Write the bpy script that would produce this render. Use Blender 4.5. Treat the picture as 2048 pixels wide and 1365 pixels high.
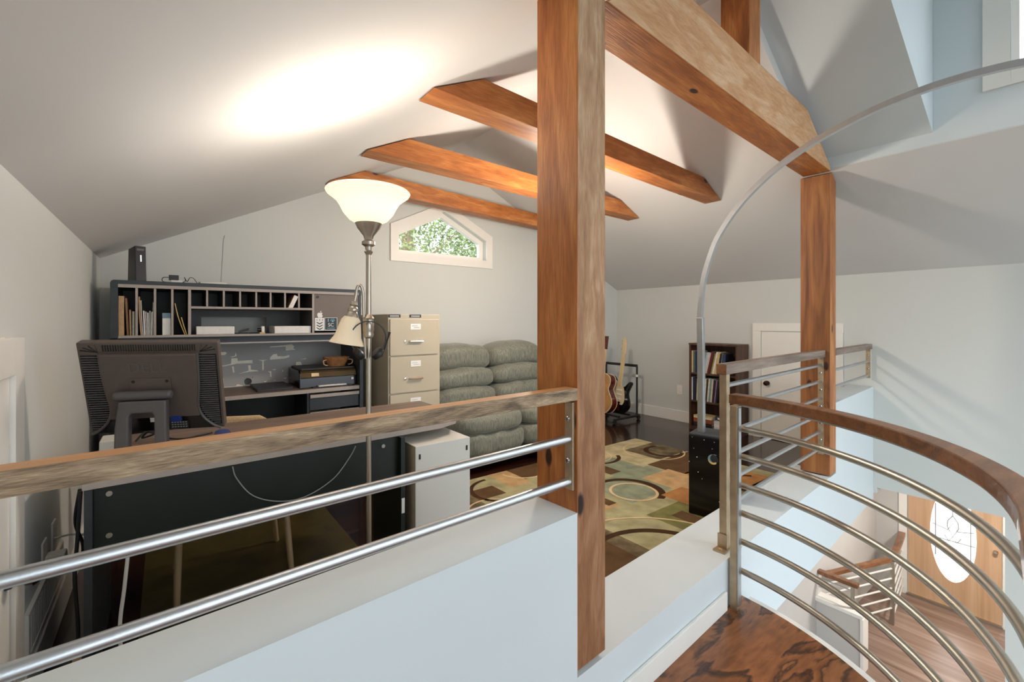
import bpy, bmesh, math, random
from mathutils import Matrix, Vector, noise as mnoise
random.seed(7)
scn = bpy.context.scene
for o in list(bpy.data.objects): bpy.data.objects.remove(o)
C = scn.collection
R = math.radians
ZC = 1.326                                   # eye height above the landing; coordinates below are relative to the eye level

# ------------------------------------------------------------------ camera, sky, lights, exposure
cam_d = bpy.data.cameras.new('camera'); cam = bpy.data.objects.new('camera', cam_d); C.objects.link(cam)
cam.location = (0, 0, ZC); cam.rotation_euler = (R(90), 0, R(-37.38))
cam_d.sensor_width = 36; cam_d.lens = 907/2048*36; cam_d.shift_y = (642-682.5)/2048; cam_d.clip_start = .02
scn.camera = cam
w = bpy.data.worlds.new('sky'); scn.world = w; w.use_nodes = True
bg = w.node_tree.nodes['Background']; bg.inputs[0].default_value = (.82, .92, 1.0, 1); bg.inputs[1].default_value = 1.9
sun_d = bpy.data.lights.new('sun', 'SUN'); sun_d.energy = 2.5; sun_d.angle = R(3); sun_d.color = (1, .95, .85)
sun = bpy.data.objects.new('sun', sun_d); C.objects.link(sun); sun.location = (4, 9, 9); sun.rotation_euler = (R(-32), R(22), 0)
def area(name, loc, rot, sx, sy, e, col):
    d = bpy.data.lights.new(name, 'AREA'); d.shape = 'RECTANGLE'; d.size = sx; d.size_y = sy; d.energy = e; d.color = col
    o = bpy.data.objects.new(name, d); C.objects.link(o); o.location = (loc[0], loc[1], loc[2]+ZC); o.rotation_euler = rot
    return o
scn.view_settings.view_transform = 'Standard'; scn.view_settings.look = 'None'
scn.view_settings.gamma = 1; scn.view_settings.use_curve_mapping = False
scn.view_settings.exposure = 0.7

# ------------------------------------------------------------------ materials
def srgb(c):
    def f(v):
        v /= 255.0
        return v/12.92 if v <= .04045 else ((v+.055)/1.055)**2.4
    return (f(c[0]), f(c[1]), f(c[2]), 1)
M = {}
def nm(name):
    m = bpy.data.materials.new(name); m.use_nodes = True
    return m, m.node_tree.nodes, m.node_tree.links, m.node_tree.nodes['Principled BSDF']
def tex(nt, scale, detail=4, sc=(1, 1, 1), dist=0, rot=(0, 0, 0), kind='Object'):
    n = nt.nodes; l = nt.links
    tc = n.new('ShaderNodeTexCoord'); mp = n.new('ShaderNodeMapping'); mp.inputs['Scale'].default_value = sc; mp.inputs['Rotation'].default_value = rot
    l.new(tc.outputs[kind], mp.inputs[0])
    t = n.new('ShaderNodeTexNoise'); t.inputs['Scale'].default_value = scale; t.inputs['Detail'].default_value = detail; t.inputs['Distortion'].default_value = dist
    l.new(mp.outputs[0], t.inputs['Vector'])
    return t, mp
def ramp(nt, src, stops):
    r = nt.nodes.new('ShaderNodeValToRGB'); e = r.color_ramp.elements
    while len(e) < len(stops): e.new(.5)
    for i, (p, c) in enumerate(stops): e[i].position = p; e[i].color = c
    nt.links.new(src, r.inputs[0]); return r
def bump(nt, src, b, strength, dist=.01):
    bn = nt.nodes.new('ShaderNodeBump'); bn.inputs['Strength'].default_value = strength; bn.inputs['Distance'].default_value = dist
    nt.links.new(src, bn.inputs['Height']); nt.links.new(bn.outputs[0], b.inputs['Normal'])
def plain(name, col, rough=.5, metal=0, var=.0, vscale=8, bmp=0, bscale=60, sc=(1, 1, 1), spec=None, coat=0):
    m, n, l, b = nm(name); c = srgb(col)
    b.inputs['Roughness'].default_value = rough; b.inputs['Metallic'].default_value = metal
    if spec is not None: b.inputs['Specular IOR Level'].default_value = spec
    if coat: b.inputs['Coat Weight'].default_value = coat
    t, _ = tex(m.node_tree, vscale, 5, sc)
    lo = tuple(max(0, v*(1-var)) for v in c[:3])+(1,); hi = tuple(min(1, v*(1+var)) for v in c[:3])+(1,)
    r = ramp(m.node_tree, t.outputs[0], [(.3, lo), (.7, hi)]); l.new(r.outputs[0], b.inputs['Base Color'])
    if bmp:
        t2, _ = tex(m.node_tree, bscale, 3, sc); bump(m.node_tree, t2.outputs[0], b, bmp, .004)
    M[name] = m; return m
def wood(name, dark, mid, light, axis=0, scale=7, rough=.45, stretch=.06, knots=0, bmp=.15, fiber=.35, coat=0):
    m, n, l, b = nm(name); nt = m.node_tree
    sc = [1, 1, 1]; sc[axis] = stretch
    t, mp = tex(nt, scale, 6, tuple(sc), 1.2)
    r = ramp(nt, t.outputs[0], [(.28, srgb(dark)), (.5, srgb(mid)), (.72, srgb(light))])
    sf = [1, 1, 1]; sf[axis] = stretch*.5
    t2, _ = tex(nt, scale*12, 4, tuple(sf), .2)
    mx = n.new('ShaderNodeMix'); mx.data_type = 'RGBA'; mx.blend_type = 'MULTIPLY'; mx.inputs[0].default_value = fiber
    r2 = ramp(nt, t2.outputs[0], [(.3, (.45, .4, .36, 1)), (.65, (1.12, 1.12, 1.12, 1))])
    l.new(r.outputs[0], mx.inputs['A']); l.new(r2.outputs[0], mx.inputs['B']); out = mx.outputs['Result']
    if knots:
        tc = n.new('ShaderNodeTexCoord'); mk = n.new('ShaderNodeMapping'); sk = [1, 1, 1]; sk[axis] = .5; mk.inputs['Scale'].default_value = sk
        l.new(tc.outputs['Object'], mk.inputs[0]); v = n.new('ShaderNodeTexVoronoi'); v.inputs['Scale'].default_value = knots; l.new(mk.outputs[0], v.inputs['Vector'])
        rk = ramp(nt, v.outputs['Distance'], [(.082, (1, 1, 1, 1)), (.13, (0, 0, 0, 1))])
        mk2 = n.new('ShaderNodeMix'); mk2.data_type = 'RGBA'; l.new(rk.outputs[0], mk2.inputs[0]); l.new(out, mk2.inputs['A']); mk2.inputs['B'].default_value = srgb((52, 26, 14)); out = mk2.outputs['Result']
    l.new(out, b.inputs['Base Color']); b.inputs['Roughness'].default_value = rough
    if coat: b.inputs['Coat Weight'].default_value = coat
    if bmp: bump(nt, t2.outputs[0], b, bmp, .004)
    M[name] = m; return m
def emit(name, col, s):
    m, n, l, b = nm(name); b.inputs['Base Color'].default_value = srgb(col); b.inputs['Emission Color'].default_value = srgb(col); b.inputs['Emission Strength'].default_value = s
    M[name] = m; return m

plain('wall_paint', (211, 212, 207), .75, var=.015, vscale=2, spec=.25)
plain('ceiling_paint', (216, 214, 212), .8, var=.015, vscale=2, spec=.2)
plain('hall_paint', (212, 219, 221), .75, var=.01, vscale=2, spec=.25)
plain('white_trim', (238, 234, 226), .45, var=.01)
plain('lower_wall', (200, 196, 190), .75, var=.02, vscale=3)
for ax, nmx in enumerate('xyz'):
    wood('timber_'+nmx, (146, 82, 36), (178, 108, 52), (204, 138, 76), ax, 12, .5, .16, 7.0, .3, .5)
    wood('weathered_'+nmx, (150, 110, 78), (182, 144, 108), (210, 180, 148), ax, 16, .7, .22, 6, .35, .38)
wood('beam_face', (194, 142, 96), (212, 164, 120), (224, 186, 148), 0, 18, .7, .22, 5.0, .4, .3)
wood('brown_timber_z', (100, 58, 28), (146, 92, 48), (174, 118, 68), 2, 8, .5, .12, 7, .25)
wood('rail_oak', (88, 70, 54), (158, 134, 106), (190, 166, 134), 0, 30, .55, .2, 0, .9, .7)
wood('rail_grey', (88, 74, 64), (132, 114, 102), (164, 146, 132), 0, 9, .5, .10, 0, .4, .5)
wood('rail_oak_top', (176, 118, 74), (208, 150, 98), (224, 172, 120), 0, 9, .38, .05, 0, .15, .3)
wood('rail_curved', (92, 56, 32), (130, 84, 50), (156, 106, 68), 0, 10, .35, .3, 0, .2, .4, .2)
wood('ebony_floor', (20, 10, 8), (38, 19, 13), (62, 31, 20), 0, 4, .22, .3, 0, .12, .5, .25)
wood('shelf_wood', (56, 34, 24), (84, 54, 40), (110, 76, 58), 2, 8, .5, .08, 0, .05)
wood('lower_floor', (110, 84, 70), (146, 120, 104), (176, 152, 136), 1, 5, .3, .06, 0, .05)
wood('entry_door_wood', (188, 148, 112), (204, 166, 130), (214, 178, 144), 2, 5, .45, .05, 0, .03, .15)
wood('desk_top', (104, 86, 74), (122, 102, 90), (136, 116, 102), 0, 10, .5, .08, 0, .03, .15)
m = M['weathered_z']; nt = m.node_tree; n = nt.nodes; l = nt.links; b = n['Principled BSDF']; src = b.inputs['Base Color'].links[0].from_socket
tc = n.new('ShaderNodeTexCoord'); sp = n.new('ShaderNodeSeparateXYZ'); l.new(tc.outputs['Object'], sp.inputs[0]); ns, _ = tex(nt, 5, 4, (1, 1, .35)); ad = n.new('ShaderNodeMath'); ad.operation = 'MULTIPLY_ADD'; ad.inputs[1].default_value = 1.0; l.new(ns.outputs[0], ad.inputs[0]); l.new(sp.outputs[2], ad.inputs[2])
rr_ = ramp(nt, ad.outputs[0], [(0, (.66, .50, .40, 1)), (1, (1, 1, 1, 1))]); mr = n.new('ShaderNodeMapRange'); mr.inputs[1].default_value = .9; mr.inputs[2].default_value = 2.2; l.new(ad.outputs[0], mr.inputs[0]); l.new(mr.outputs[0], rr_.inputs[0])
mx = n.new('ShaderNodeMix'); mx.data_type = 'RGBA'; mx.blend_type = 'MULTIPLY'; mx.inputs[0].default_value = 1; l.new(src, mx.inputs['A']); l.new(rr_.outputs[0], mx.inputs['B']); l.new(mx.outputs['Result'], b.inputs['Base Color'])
# stained rotary-cut plywood of the landing
m, n, l, b = nm('plywood'); nt = m.node_tree
t, _ = tex(nt, 3.1, 9, (.7, 2.2, 1), .55, (0, 0, R(28)))
t.inputs['Roughness'].default_value = .52
r = ramp(nt, t.outputs[0], [(.0, srgb((88, 56, 36))), (.38, srgb((142, 88, 50))), (.44, srgb((64, 42, 30))), (.475, srgb((158, 100, 60))), (.57, srgb((136, 84, 50))), (.60, srgb((72, 48, 34))), (.635, srgb((160, 104, 64)))])
t2, _ = tex(nt, 60, 4, (.2, 1, 1), .4, (0, 0, R(28)))
mx = n.new('ShaderNodeMix'); mx.data_type = 'RGBA'; mx.blend_type = 'MULTIPLY'; mx.inputs[0].default_value = .5
r2 = ramp(nt, t2.outputs[0], [(.35, (.5, .45, .4, 1)), (.65, (1.1, 1.1, 1.1, 1))]); l.new(r.outputs[0], mx.inputs['A']); l.new(r2.outputs[0], mx.inputs['B'])
l.new(mx.outputs['Result'], b.inputs['Base Color']); b.inputs['Roughness'].default_value = .28; M['plywood'] = m
plain('steel', (200, 204, 208), .34, 1, .04, 20, .05, 200, (1, 1, 1))
plain('steel_dull', (182, 176, 164), .38, 1, .08, 10)
plain('nickel', (186, 176, 162), .3, 1, .03, 30)
plain('galvanised', (188, 168, 140), .45, .85, .15, 18)
plain('desk_charcoal', (92, 88, 86), .5, 0, .06, 30)
plain('desk_edge', (170, 158, 148), .45, 0, .04, 30)
plain('desk_black', (18, 28, 22), .42, 0, .15, 12)
plain('desk_side', (48, 52, 56), .45, 0, .1, 20)
plain('dark_inside', (34, 36, 38), .6, 0, .1, 10)
plain('hutch_door', (118, 104, 94), .5, 0, .05, 8)
plain('black_plastic', (34, 31, 30), .42, 0, .08, 20)
plain('dark_plastic', (84, 72, 66), .45, 0, .05, 40, .05, 300)
plain('grey_plastic', (84, 80, 78), .4, 0, .05, 30)
plain('black_gloss', (14, 13, 13), .15, 0, .1, 10)
plain('bronze_gloss', (92, 76, 50), .2, .4, .1, 10)
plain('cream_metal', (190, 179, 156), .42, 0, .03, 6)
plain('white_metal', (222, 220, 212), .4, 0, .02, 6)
plain('chrome', (225, 225, 225), .12, 1)
plain('paper', (236, 232, 226), .8, 0, .05, 40)
plain('paper_tan', (196, 160, 122), .8, 0, .12, 40)
plain('paper_grey', (206, 198, 186), .8, 0, .15, 60)
plain('paper_yellow', (222, 190, 120), .8, 0, .1, 40)
plain('kraft', (150, 112, 84), .85, 0, .1, 40)
plain('blue_card', (120, 150, 162), .7, 0, .05, 40)
plain('sticker_dark', (58, 68, 74), .6)
plain('sticker_white', (238, 236, 232), .6)
plain('sticker_blue', (120, 176, 202), .6)
plain('ink', (40, 42, 46), .6)
plain('chair_frame', (186, 160, 124), .4, .2, .05)
plain('chair_fabric', (196, 168, 128), .95, 0, .2, 180, .4, 240)
plain('cable_black', (14, 14, 14), .5)
plain('cable_white', (216, 216, 210), .5)
plain('cable_grey', (150, 152, 150), .5)
plain('mouse_blue', (40, 56, 120), .3)
plain('bronze_knob', (58, 42, 30), .3, .8)
plain('guitar_red', (92, 26, 18), .2, 0, .25, 6, coat=.5)
plain('guitar_top', (196, 140, 78), .25, 0, .15, 10, coat=.4)
plain('binding', (232, 212, 170), .4)
plain('maple', (222, 196, 152), .4, 0, .1, 20, 0, 60, (1, 1, .1))
plain('pickguard', (226, 206, 168), .35)
plain('foliage', (140, 158, 108), .7, 0, .5, 3)
plain('foliage_pale', (196, 212, 150), .7, 0, .4, 3)
plain('bark', (176, 156, 136), .9, 0, .3, 14, .6, 30, (1, 1, .2))
plain('grey_ground', (112, 114, 110), .9, 0, .3, 3)  # plain grey ground, tone set for the light it bounces onto the slopes
plain('wicker', (164, 112, 66), .8, 0, .25, 60)
plain('mat_olive', (74, 64, 32), .3, 0, .35, 7, .1, 30)
# window glass
m, n, l, b = nm('glass'); tr = n.new('ShaderNodeBsdfTransparent'); gl = n.new('ShaderNodeBsdfGlossy'); gl.inputs['Roughness'].default_value = .02
ms = n.new('ShaderNodeMixShader'); ms.inputs[0].default_value = .06; l.new(tr.outputs[0], ms.inputs[1]); l.new(gl.outputs[0], ms.inputs[2]); l.new(ms.outputs[0], n['Material Output'].inputs[0]); M['glass'] = m
# frosted lamp glass
def frosted(name, col, em, trans=.6):
    m, n, l, b = nm(name); b.inputs['Base Color'].default_value = srgb(col); b.inputs['Roughness'].default_value = .5
    tl = n.new('ShaderNodeBsdfTranslucent'); tl.inputs[0].default_value = srgb(col)
    ms = n.new('ShaderNodeMixShader'); ms.inputs[0].default_value = trans; l.new(b.outputs[0], ms.inputs[1]); l.new(tl.outputs[0], ms.inputs[2]); l.new(ms.outputs[0], n['Material Output'].inputs[0])
    if em: b.inputs['Emission Color'].default_value = srgb(col); b.inputs['Emission Strength'].default_value = em
    M[name] = m
frosted('bowl_glass', (255, 238, 212), .40, .24)
frosted('cup_glass', (255, 243, 220), .06, .35)
emit('bulb', (255, 236, 200), 14)
emit('led', (255, 255, 255), 1.6)
emit('fill_globe', (255, 242, 226), 130)
frosted('frosted_pane_glow', (255, 255, 255), 1.1, .5)  # oval door glass; its own glow stands in for daylight behind it
# sofa cloth
m, n, l, b = nm('sofa_cloth'); nt = m.node_tree
t, _ = tex(nt, 120, 3, (1, 1, .15)); t3, _ = tex(nt, 3, 2)
r = ramp(nt, t.outputs[0], [(.3, srgb((92, 94, 84))), (.7, srgb((136, 136, 120)))]); l.new(r.outputs[0], b.inputs['Base Color'])
b.inputs['Roughness'].default_value = .6; b.inputs['Sheen Weight'].default_value = .25; bump(nt, t.outputs[0], b, .25, .003); M['sofa_cloth'] = m
# back panel with peeled patches (brick-like traces of old glue)
plain('panel_grey', (172, 169, 166), .6, 0, .05, 6)
plain('peel', (252, 242, 226), .8, 0, .06, 30)
m = M['ebony_floor']; nt = m.node_tree; n = nt.nodes; l = nt.links; b = n['Principled BSDF']; src = b.inputs['Base Color'].links[0].from_socket
tc = n.new('ShaderNodeTexCoord'); bk = n.new('ShaderNodeTexBrick'); bk.inputs['Scale'].default_value = 1; bk.inputs['Brick Width'].default_value = .32; bk.inputs['Row Height'].default_value = .12; bk.inputs['Mortar Size'].default_value = .004
bk.inputs['Color1'].default_value = (1, 1, 1, 1); bk.inputs['Color2'].default_value = (1.25, 1.1, 1.0, 1); bk.inputs['Mortar'].default_value = (.25, .22, .2, 1)
l.new(tc.outputs['Object'], bk.inputs['Vector']); mx = n.new('ShaderNodeMix'); mx.data_type = 'RGBA'; mx.blend_type = 'MULTIPLY'; mx.inputs[0].default_value = 1
l.new(src, mx.inputs['A']); l.new(bk.outputs[0], mx.inputs['B']); l.new(mx.outputs['Result'], b.inputs['Base Color'])
# brushed hewn look for rugs
def rugmat(name, col, var=.22):
    plain(name, col, .97, 0, var, 9, .5, 260, spec=.1)
rugmat('rug_sage', (168, 160, 122)); rugmat('rug_cream', (188, 174, 136)); rugmat('rug_teal', (140, 146, 122)); rugmat('rug_brown', (98, 74, 50))
rugmat('rug_orange', (172, 122, 74)); rugmat('rug_tan', (190, 156, 112)); rugmat('rug_dark', (70, 48, 32), .15); rugmat('rug_line', (216, 188, 146), .1); rugmat('rug_speck', (112, 98, 74), .5); rugmat('rug_green', (124, 120, 74))
BOOKC = {}
def bookmat(col):
    k = 'book_%d_%d_%d' % col
    if k not in M: plain(k, col, .55, 0, .1, 40)
    return k

# ------------------------------------------------------------------ mesh builder
FW = Matrix.Translation((0, 0, ZC))                       # room frame (x along the back wall, y into the loft)
FF = FW @ Matrix.Rotation(R(3.96), 4, 'Z')               # frame of the front line of posts (u, v)
class MB:
    def __init__(s): s.v = []; s.f = []; s.m = []; s.x = Matrix.Identity(4); s.sm = []
    def add(s, vs, fs, m=0, smooth=False):
        o = len(s.v); s.v += [s.x @ Vector(p) for p in vs]
        for i, f in enumerate(fs):
            s.f.append([o+k for k in f]); s.m.append(m[i] if isinstance(m, (list, tuple)) else m); s.sm.append(smooth)
        return s
    def box(s, x0, y0, z0, x1, y1, z1, m=0):               # m may be a dict {'-y':1}
        if x0 > x1: x0, x1 = x1, x0
        if y0 > y1: y0, y1 = y1, y0
        if z0 > z1: z0, z1 = z1, z0
        V = [(x0, y0, z0), (x1, y0, z0), (x1, y1, z0), (x0, y1, z0), (x0, y0, z1), (x1, y0, z1), (x1, y1, z1), (x0, y1, z1)]
        F = [(0, 3, 2, 1), (4, 5, 6, 7), (0, 1, 5, 4), (1, 2, 6, 5), (2, 3, 7, 6), (3, 0, 4, 7)]
        K = ['-z', '+z', '-y', '+x', '+y', '-x']
        mm = [m.get(k, m.get('', 0)) for k in K] if isinstance(m, dict) else m
        return s.add(V, F, mm)
    def hexa(s, a, b, m=0):                                # two quads (bottom ring a, top ring b)
        V = list(a)+list(b)
        return s.add(V, [(3, 2, 1, 0), (4, 5, 6, 7), (0, 1, 5, 4), (1, 2, 6, 5), (2, 3, 7, 6), (3, 0, 4, 7)], m)
    def prism(s, pts, axis, a, b, m=0, smooth=False):
        def P(p, t):
            if axis == 'x': return (t, p[0], p[1])
            if axis == 'y': return (p[0], t, p[1])
            return (p[0], p[1], t)
        n = len(pts); V = [P(p, a) for p in pts]+[P(p, b) for p in pts]
        F = [tuple(range(n))[::-1], tuple(range(n, 2*n))]+[(i, (i+1) % n, n+(i+1) % n, n+i) for i in range(n)]
        return s.add(V, F, m, smooth)
    def tube(s, pts, r, n=10, m=0, closed=False, flat=None):
        pts = [Vector(p) for p in pts]; k = len(pts); V = []; F = []
        up = None
        for i, p in enumerate(pts):
            if closed: d = pts[(i+1) % k]-pts[i-1]
            else: d = pts[min(i+1, k-1)]-pts[max(i-1, 0)]
            d.normalize()
            if up is None:
                up = Vector((0, 0, 1)) if abs(d.z) < .9 else Vector((1, 0, 0))
            a = d.cross(up); a.normalize(); up = a.cross(d); up.normalize()
            rr = r[i] if isinstance(r, (list, tuple)) else r
            for j in range(n):
                t = 2*math.pi*j/n; V.append(tuple(p+a*(math.cos(t)*rr)+up*(math.sin(t)*rr)))
        K = k if closed else k-1
        for i in range(K):
            for j in range(n):
                a0 = i*n+j; a1 = i*n+(j+1) % n; b0 = ((i+1) % k)*n+j; b1 = ((i+1) % k)*n+(j+1) % n
                F.append((a0, a1, b1, b0))
        if not closed: F += [tuple(range(n))[::-1], tuple(range((k-1)*n, k*n))]
        return s.add(V, F, m, True)
    def sweep(s, pts, prof, m=0, mats=None, smooth=False, vertical=True):   # rectangular etc. profile (side, up) kept upright
        pts = [Vector(p) for p in pts]; k = len(pts); V = []; F = []; n = len(prof); mm = []
        for i, p in enumerate(pts):
            d = pts[min(i+1, k-1)]-pts[max(i-1, 0)]; d.normalize()
            up = Vector((0, 0, 1)) if vertical else Vector((0, 1, 0))
            a = d.cross(up); a.normalize(); u2 = a.cross(d)
            if vertical == 'plane': u2 = up
            for q in prof: V.append(tuple(p+a*q[0]+u2*q[1]))
        for i in range(k-1):
            for j in range(n):
                F.append((i*n+j, i*n+(j+1) % n, (i+1)*n+(j+1) % n, (i+1)*n+j)); mm.append(mats[j] if mats else m)
        F += [tuple(range(n))[::-1], tuple(range((k-1)*n, k*n))]; mm += [m, m]
        return s.add(V, F, mm, smooth)
    def lathe(s, prof, cx, cy, cz=0, n=28, m=0, axis='z'):
        V = []; F = []; k = len(prof)
        for (r, z) in prof:
            for j in range(n):
                t = 2*math.pi*j/n; x = math.cos(t)*max(r, 1e-4); y = math.sin(t)*max(r, 1e-4)
                V.append((cx+x, cy+y, cz+z) if axis == 'z' else ((cx+x, cy+z, cz+y) if axis == 'y' else (cx+z, cy+x, cz+y)))
        for i in range(k-1):
            for j in range(n): F.append((i*n+j, i*n+(j+1) % n, (i+1)*n+(j+1) % n, (i+1)*n+j))
        return s.add(V, F, m, True)
    def puff(s, c, h, p=4, n=10, wr=0, seed=0, m=0, drape=None):       # rounded cushion; h = half sizes
        V = []; F = []; idx = {}
        def vid(x, y, z):
            k = (round(x, 4), round(y, 4), round(z, 4))
            if k in idx: return idx[k]
            q = (abs(x)**p+abs(y)**p+abs(z)**p)**(1/p); P = Vector((x/q*h[0], y/q*h[1], z/q*h[2]))
            if wr:
                nn = mnoise.noise(Vector((P.x*9+seed, P.z*2.5, seed*3.1)))+.5*mnoise.noise(Vector((P.x*22+seed, P.z*4, seed)))
                edge = .35+.65*abs(P.z/h[2])
                P.y -= wr*nn*edge; P.z += wr*.35*nn
            if drape: P = drape(P)
            idx[k] = len(V); V.append(tuple(P+Vector(c))); return idx[k]
        for ax in range(3):
            for sg in (-1, 1):
                for i in range(n):
                    for j in range(n):
                        q = []
                        for (a, b) in ((i, j), (i+1, j), (i+1, j+1), (i, j+1)):
                            uu = -1+2*a/n; vv = -1+2*b/n; co = [0, 0, 0]; co[ax] = sg; co[(ax+1) % 3] = uu; co[(ax+2) % 3] = vv; q.append(vid(*co))
                        F.append(tuple(q) if sg > 0 else tuple(q[::-1]))
        return s.add(V, F, m, True)
ROOTS = {}
def build(name, mb, mats, parent=None, frame=FW, base=None, bev=0, recalc=True):
    if isinstance(mats, str): mats = [mats]
    if parent is not None: frame, base0 = ROOTS[parent.name]
    else:
        if base is None:
            xs = [v.x for v in mb.v]; ys = [v.y for v in mb.v]; zs = [v.z for v in mb.v]
            base = ((min(xs)+max(xs))/2, (min(ys)+max(ys))/2, min(zs))
        base0 = base
    me = bpy.data.meshes.new(name); b0 = Vector(base0)
    bm = bmesh.new(); vs = [bm.verts.new(v-b0) for v in mb.v]
    for f, mi, sm in zip(mb.f, mb.m, mb.sm):
        try: fc = bm.faces.new([vs[i] for i in f])
        except ValueError: continue
        fc.material_index = mi; fc.smooth = sm
    if recalc: bmesh.ops.recalc_face_normals(bm, faces=bm.faces)
    if bev:
        bmesh.ops.remove_doubles(bm, verts=bm.verts, dist=1e-5)
        es = [e for e in bm.edges if len(e.link_faces) == 2 and e.calc_face_angle(0) > .6]
        bmesh.ops.bevel(bm, geom=es, offset=bev, segments=2, profile=.6, affect='EDGES', clamp_overlap=True)
    for e in bm.edges:
        if len(e.link_faces) == 2 and e.calc_face_angle(0) > .7: e.smooth = False
    bm.to_mesh(me); bm.free()
    for k in mats: me.materials.append(M[k])
    o = bpy.data.objects.new(name, me); C.objects.link(o)
    if parent is not None:
        o.parent = parent; ROOTS[o.name] = (frame, base0)
    else:
        o.matrix_world = frame @ Matrix.Translation(b0); ROOTS[o.name] = (frame, base0)
    return o
def tag(o, label, cat, group=None):
    o['label'] = label; o['category'] = cat
    if group: o['group'] = group
    return o
def thing(name, label, cat, base, frame=FW, group=None):
    o = bpy.data.objects.new(name, None); C.objects.link(o); o.empty_display_size = .1
    o.matrix_world = frame @ Matrix.Translation(base); ROOTS[o.name] = (frame, base)
    return tag(o, label, cat, group)
def struct(name, mb, mats, frame=FW, parent=None, bev=0):
    o = build(name, mb, mats, parent, frame, bev=bev)
    if parent is None: o['kind'] = 'structure'
    return o
def text_mesh(mb, txt, size, mat4, depth=.002, m=0):
    cu = bpy.data.curves.new('t', 'FONT'); cu.body = txt; cu.size = size; cu.extrude = depth; cu.align_x = 'CENTER'; cu.align_y = 'CENTER'; cu.resolution_u = 3
    ob = bpy.data.objects.new('t', cu); C.objects.link(ob)
    me = ob.to_mesh(); x0 = mb.x.copy(); mb.x = x0 @ mat4
    mb.add([tuple(v.co) for v in me.vertices], [tuple(p.vertices) for p in me.polygons], m); mb.x = x0
    ob.to_mesh_clear(); bpy.data.objects.remove(ob); bpy.data.curves.remove(cu)

# ------------------------------------------------------------------ key dimensions
XL, XR, YB, K, SL = -.36, 5.08, 4.2, .43, .486
ZF, ZL, ZD = -1.25, -1.326, -3.85            # loft floor, landing, lower floor
XRG = (XL+XR)/2; ZRG = K+SL*(XR-XL)/2
YO = -2.2
V0, V1 = .919, 1.097                          # front and back faces of the front line of posts
CA, SA = math.cos(R(3.96)), math.sin(R(3.96))
def w2f(x, y): return (x*CA+y*SA, -x*SA+y*CA)
def f2w(u, v): return (u*CA-v*SA, u*SA+v*CA)
def yfront(x, v=1.0): return (v+SA*x)/CA
def slab(mb, pts, zf, t=.12, m=0):            # pts (x,y), zf(x) underside height
    n = len(pts); V = [(x, y, zf(x)) for x, y in pts]+[(x, y, zf(x)+t) for x, y in pts]
    mb.add(V, [tuple(range(n)), tuple(range(n, 2*n))[::-1]]+[(i, (i+1) % n, n+(i+1) % n, n+i) for i in range(n)], m)

# ------------------------------------------------------------------ shell
PL = lambda x: K+SL*(x-XL)
PR = lambda x: K+SL*(XR-x)
XD = 3.744; ZA = 1.158
PA = lambda x: ZA+SL*(XD-x)
XA = (ZA+SL*XD-K+SL*XL)/(2*SL)
KX0, KX1, KY0, KY1 = .15, 1.95, -1.9, -.45          # added skylight opening in the left slope, out of view, brings in daylight
mb = MB(); slab(mb, [(XL-.1, KY1), (XA, KY1), (XA, yfront(XA)), (XRG, yfront(XRG)), (XRG, YB+.1), (XL-.1, YB+.1)], PL); slab(mb, [(XL-.1, YO), (XA, YO), (XA, KY0), (XL-.1, KY0)], PL)
slab(mb, [(XL-.1, KY0), (KX0, KY0), (KX0, KY1), (XL-.1, KY1)], PL); slab(mb, [(KX1, KY0), (XA, KY0), (XA, KY1), (KX1, KY1)], PL); struct('ceiling', mb, 'ceiling_paint')
mb = MB()
for (a, b, c, d) in ((KX0, KY0, KX1, KY0+.05), (KX0, KY1-.05, KX1, KY1), (KX0, KY0+.05, KX0+.05, KY1-.05), (KX1-.05, KY0+.05, KX1, KY1-.05)): slab(mb, [(a, b), (c, b), (c, d), (a, d)], lambda x: PL(x)+.01, .13)
win = struct('added_skylight', mb, 'white_trim')
mb = MB(); slab(mb, [(KX0+.05, KY0+.05), (KX1-.05, KY0+.05), (KX1-.05, KY1-.05), (KX0+.05, KY1-.05)], lambda x: PL(x)+.1, .006); build('pane', mb, 'glass', win)
mb = MB(); slab(mb, [(XD+.004, YO), (XR+.1, YO), (XR+.1, YB+.1), (XRG, YB+.1), (XRG, yfront(XRG)), (XD+.004, yfront(XD))], PR); struct('ceiling', mb, 'ceiling_paint')
mb = MB(); slab(mb, [(XA, .66), (XD+.02, .66), (XD+.02, yfront(XD)), (XA, yfront(XA))], PA); struct('ceiling', mb, 'hall_paint')
mb = MB(); mb.box(XA-.1, YO, 2.3, XD+.12, .76, 2.4); struct('ceiling', mb, 'hall_paint')
mb = MB(); mb.box(XA-.1, YO, PL(XA), XA, .66, 2.3); struct('wall_dormer', mb, 'hall_paint')
mb = MB(); mb.prism([(XD-.001, ZA), (XA, PA(XA)), (XA, 2.3), (XD-.001, 2.3)], 'y', .645, .66); struct('wall_dormer', mb, 'hall_paint')
WY0, WY1, WZ0, WZ1 = -.55, .32, 1.40, 2.12
mb = MB(); mb.box(XD, .66, 1.082, XD+.1, yfront(XD), 1.22)
mb.box(XD, YO, 1.082, XD+.1, WY0, 2.3); mb.box(XD, WY1, 1.082, XD+.1, .66, 2.3); mb.box(XD, WY0, 1.082, XD+.1, WY1, WZ0); mb.box(XD, WY0, WZ1, XD+.1, WY1, 2.3)
struct('wall_dormer', mb, 'hall_paint')
mb = MB(); yo0, yo1, zo0, zo1 = WY0-.11, WY1+.11, WZ0-.085, WZ1+.1
mb.box(XD-.02, yo0, zo0, XD, WY0, zo1); mb.box(XD-.02, WY1, zo0, XD, yo1, zo1); mb.box(XD-.02, WY0, zo0, XD, WY1, WZ0); mb.box(XD-.02, WY0, WZ1, XD, WY1, zo1)
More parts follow.
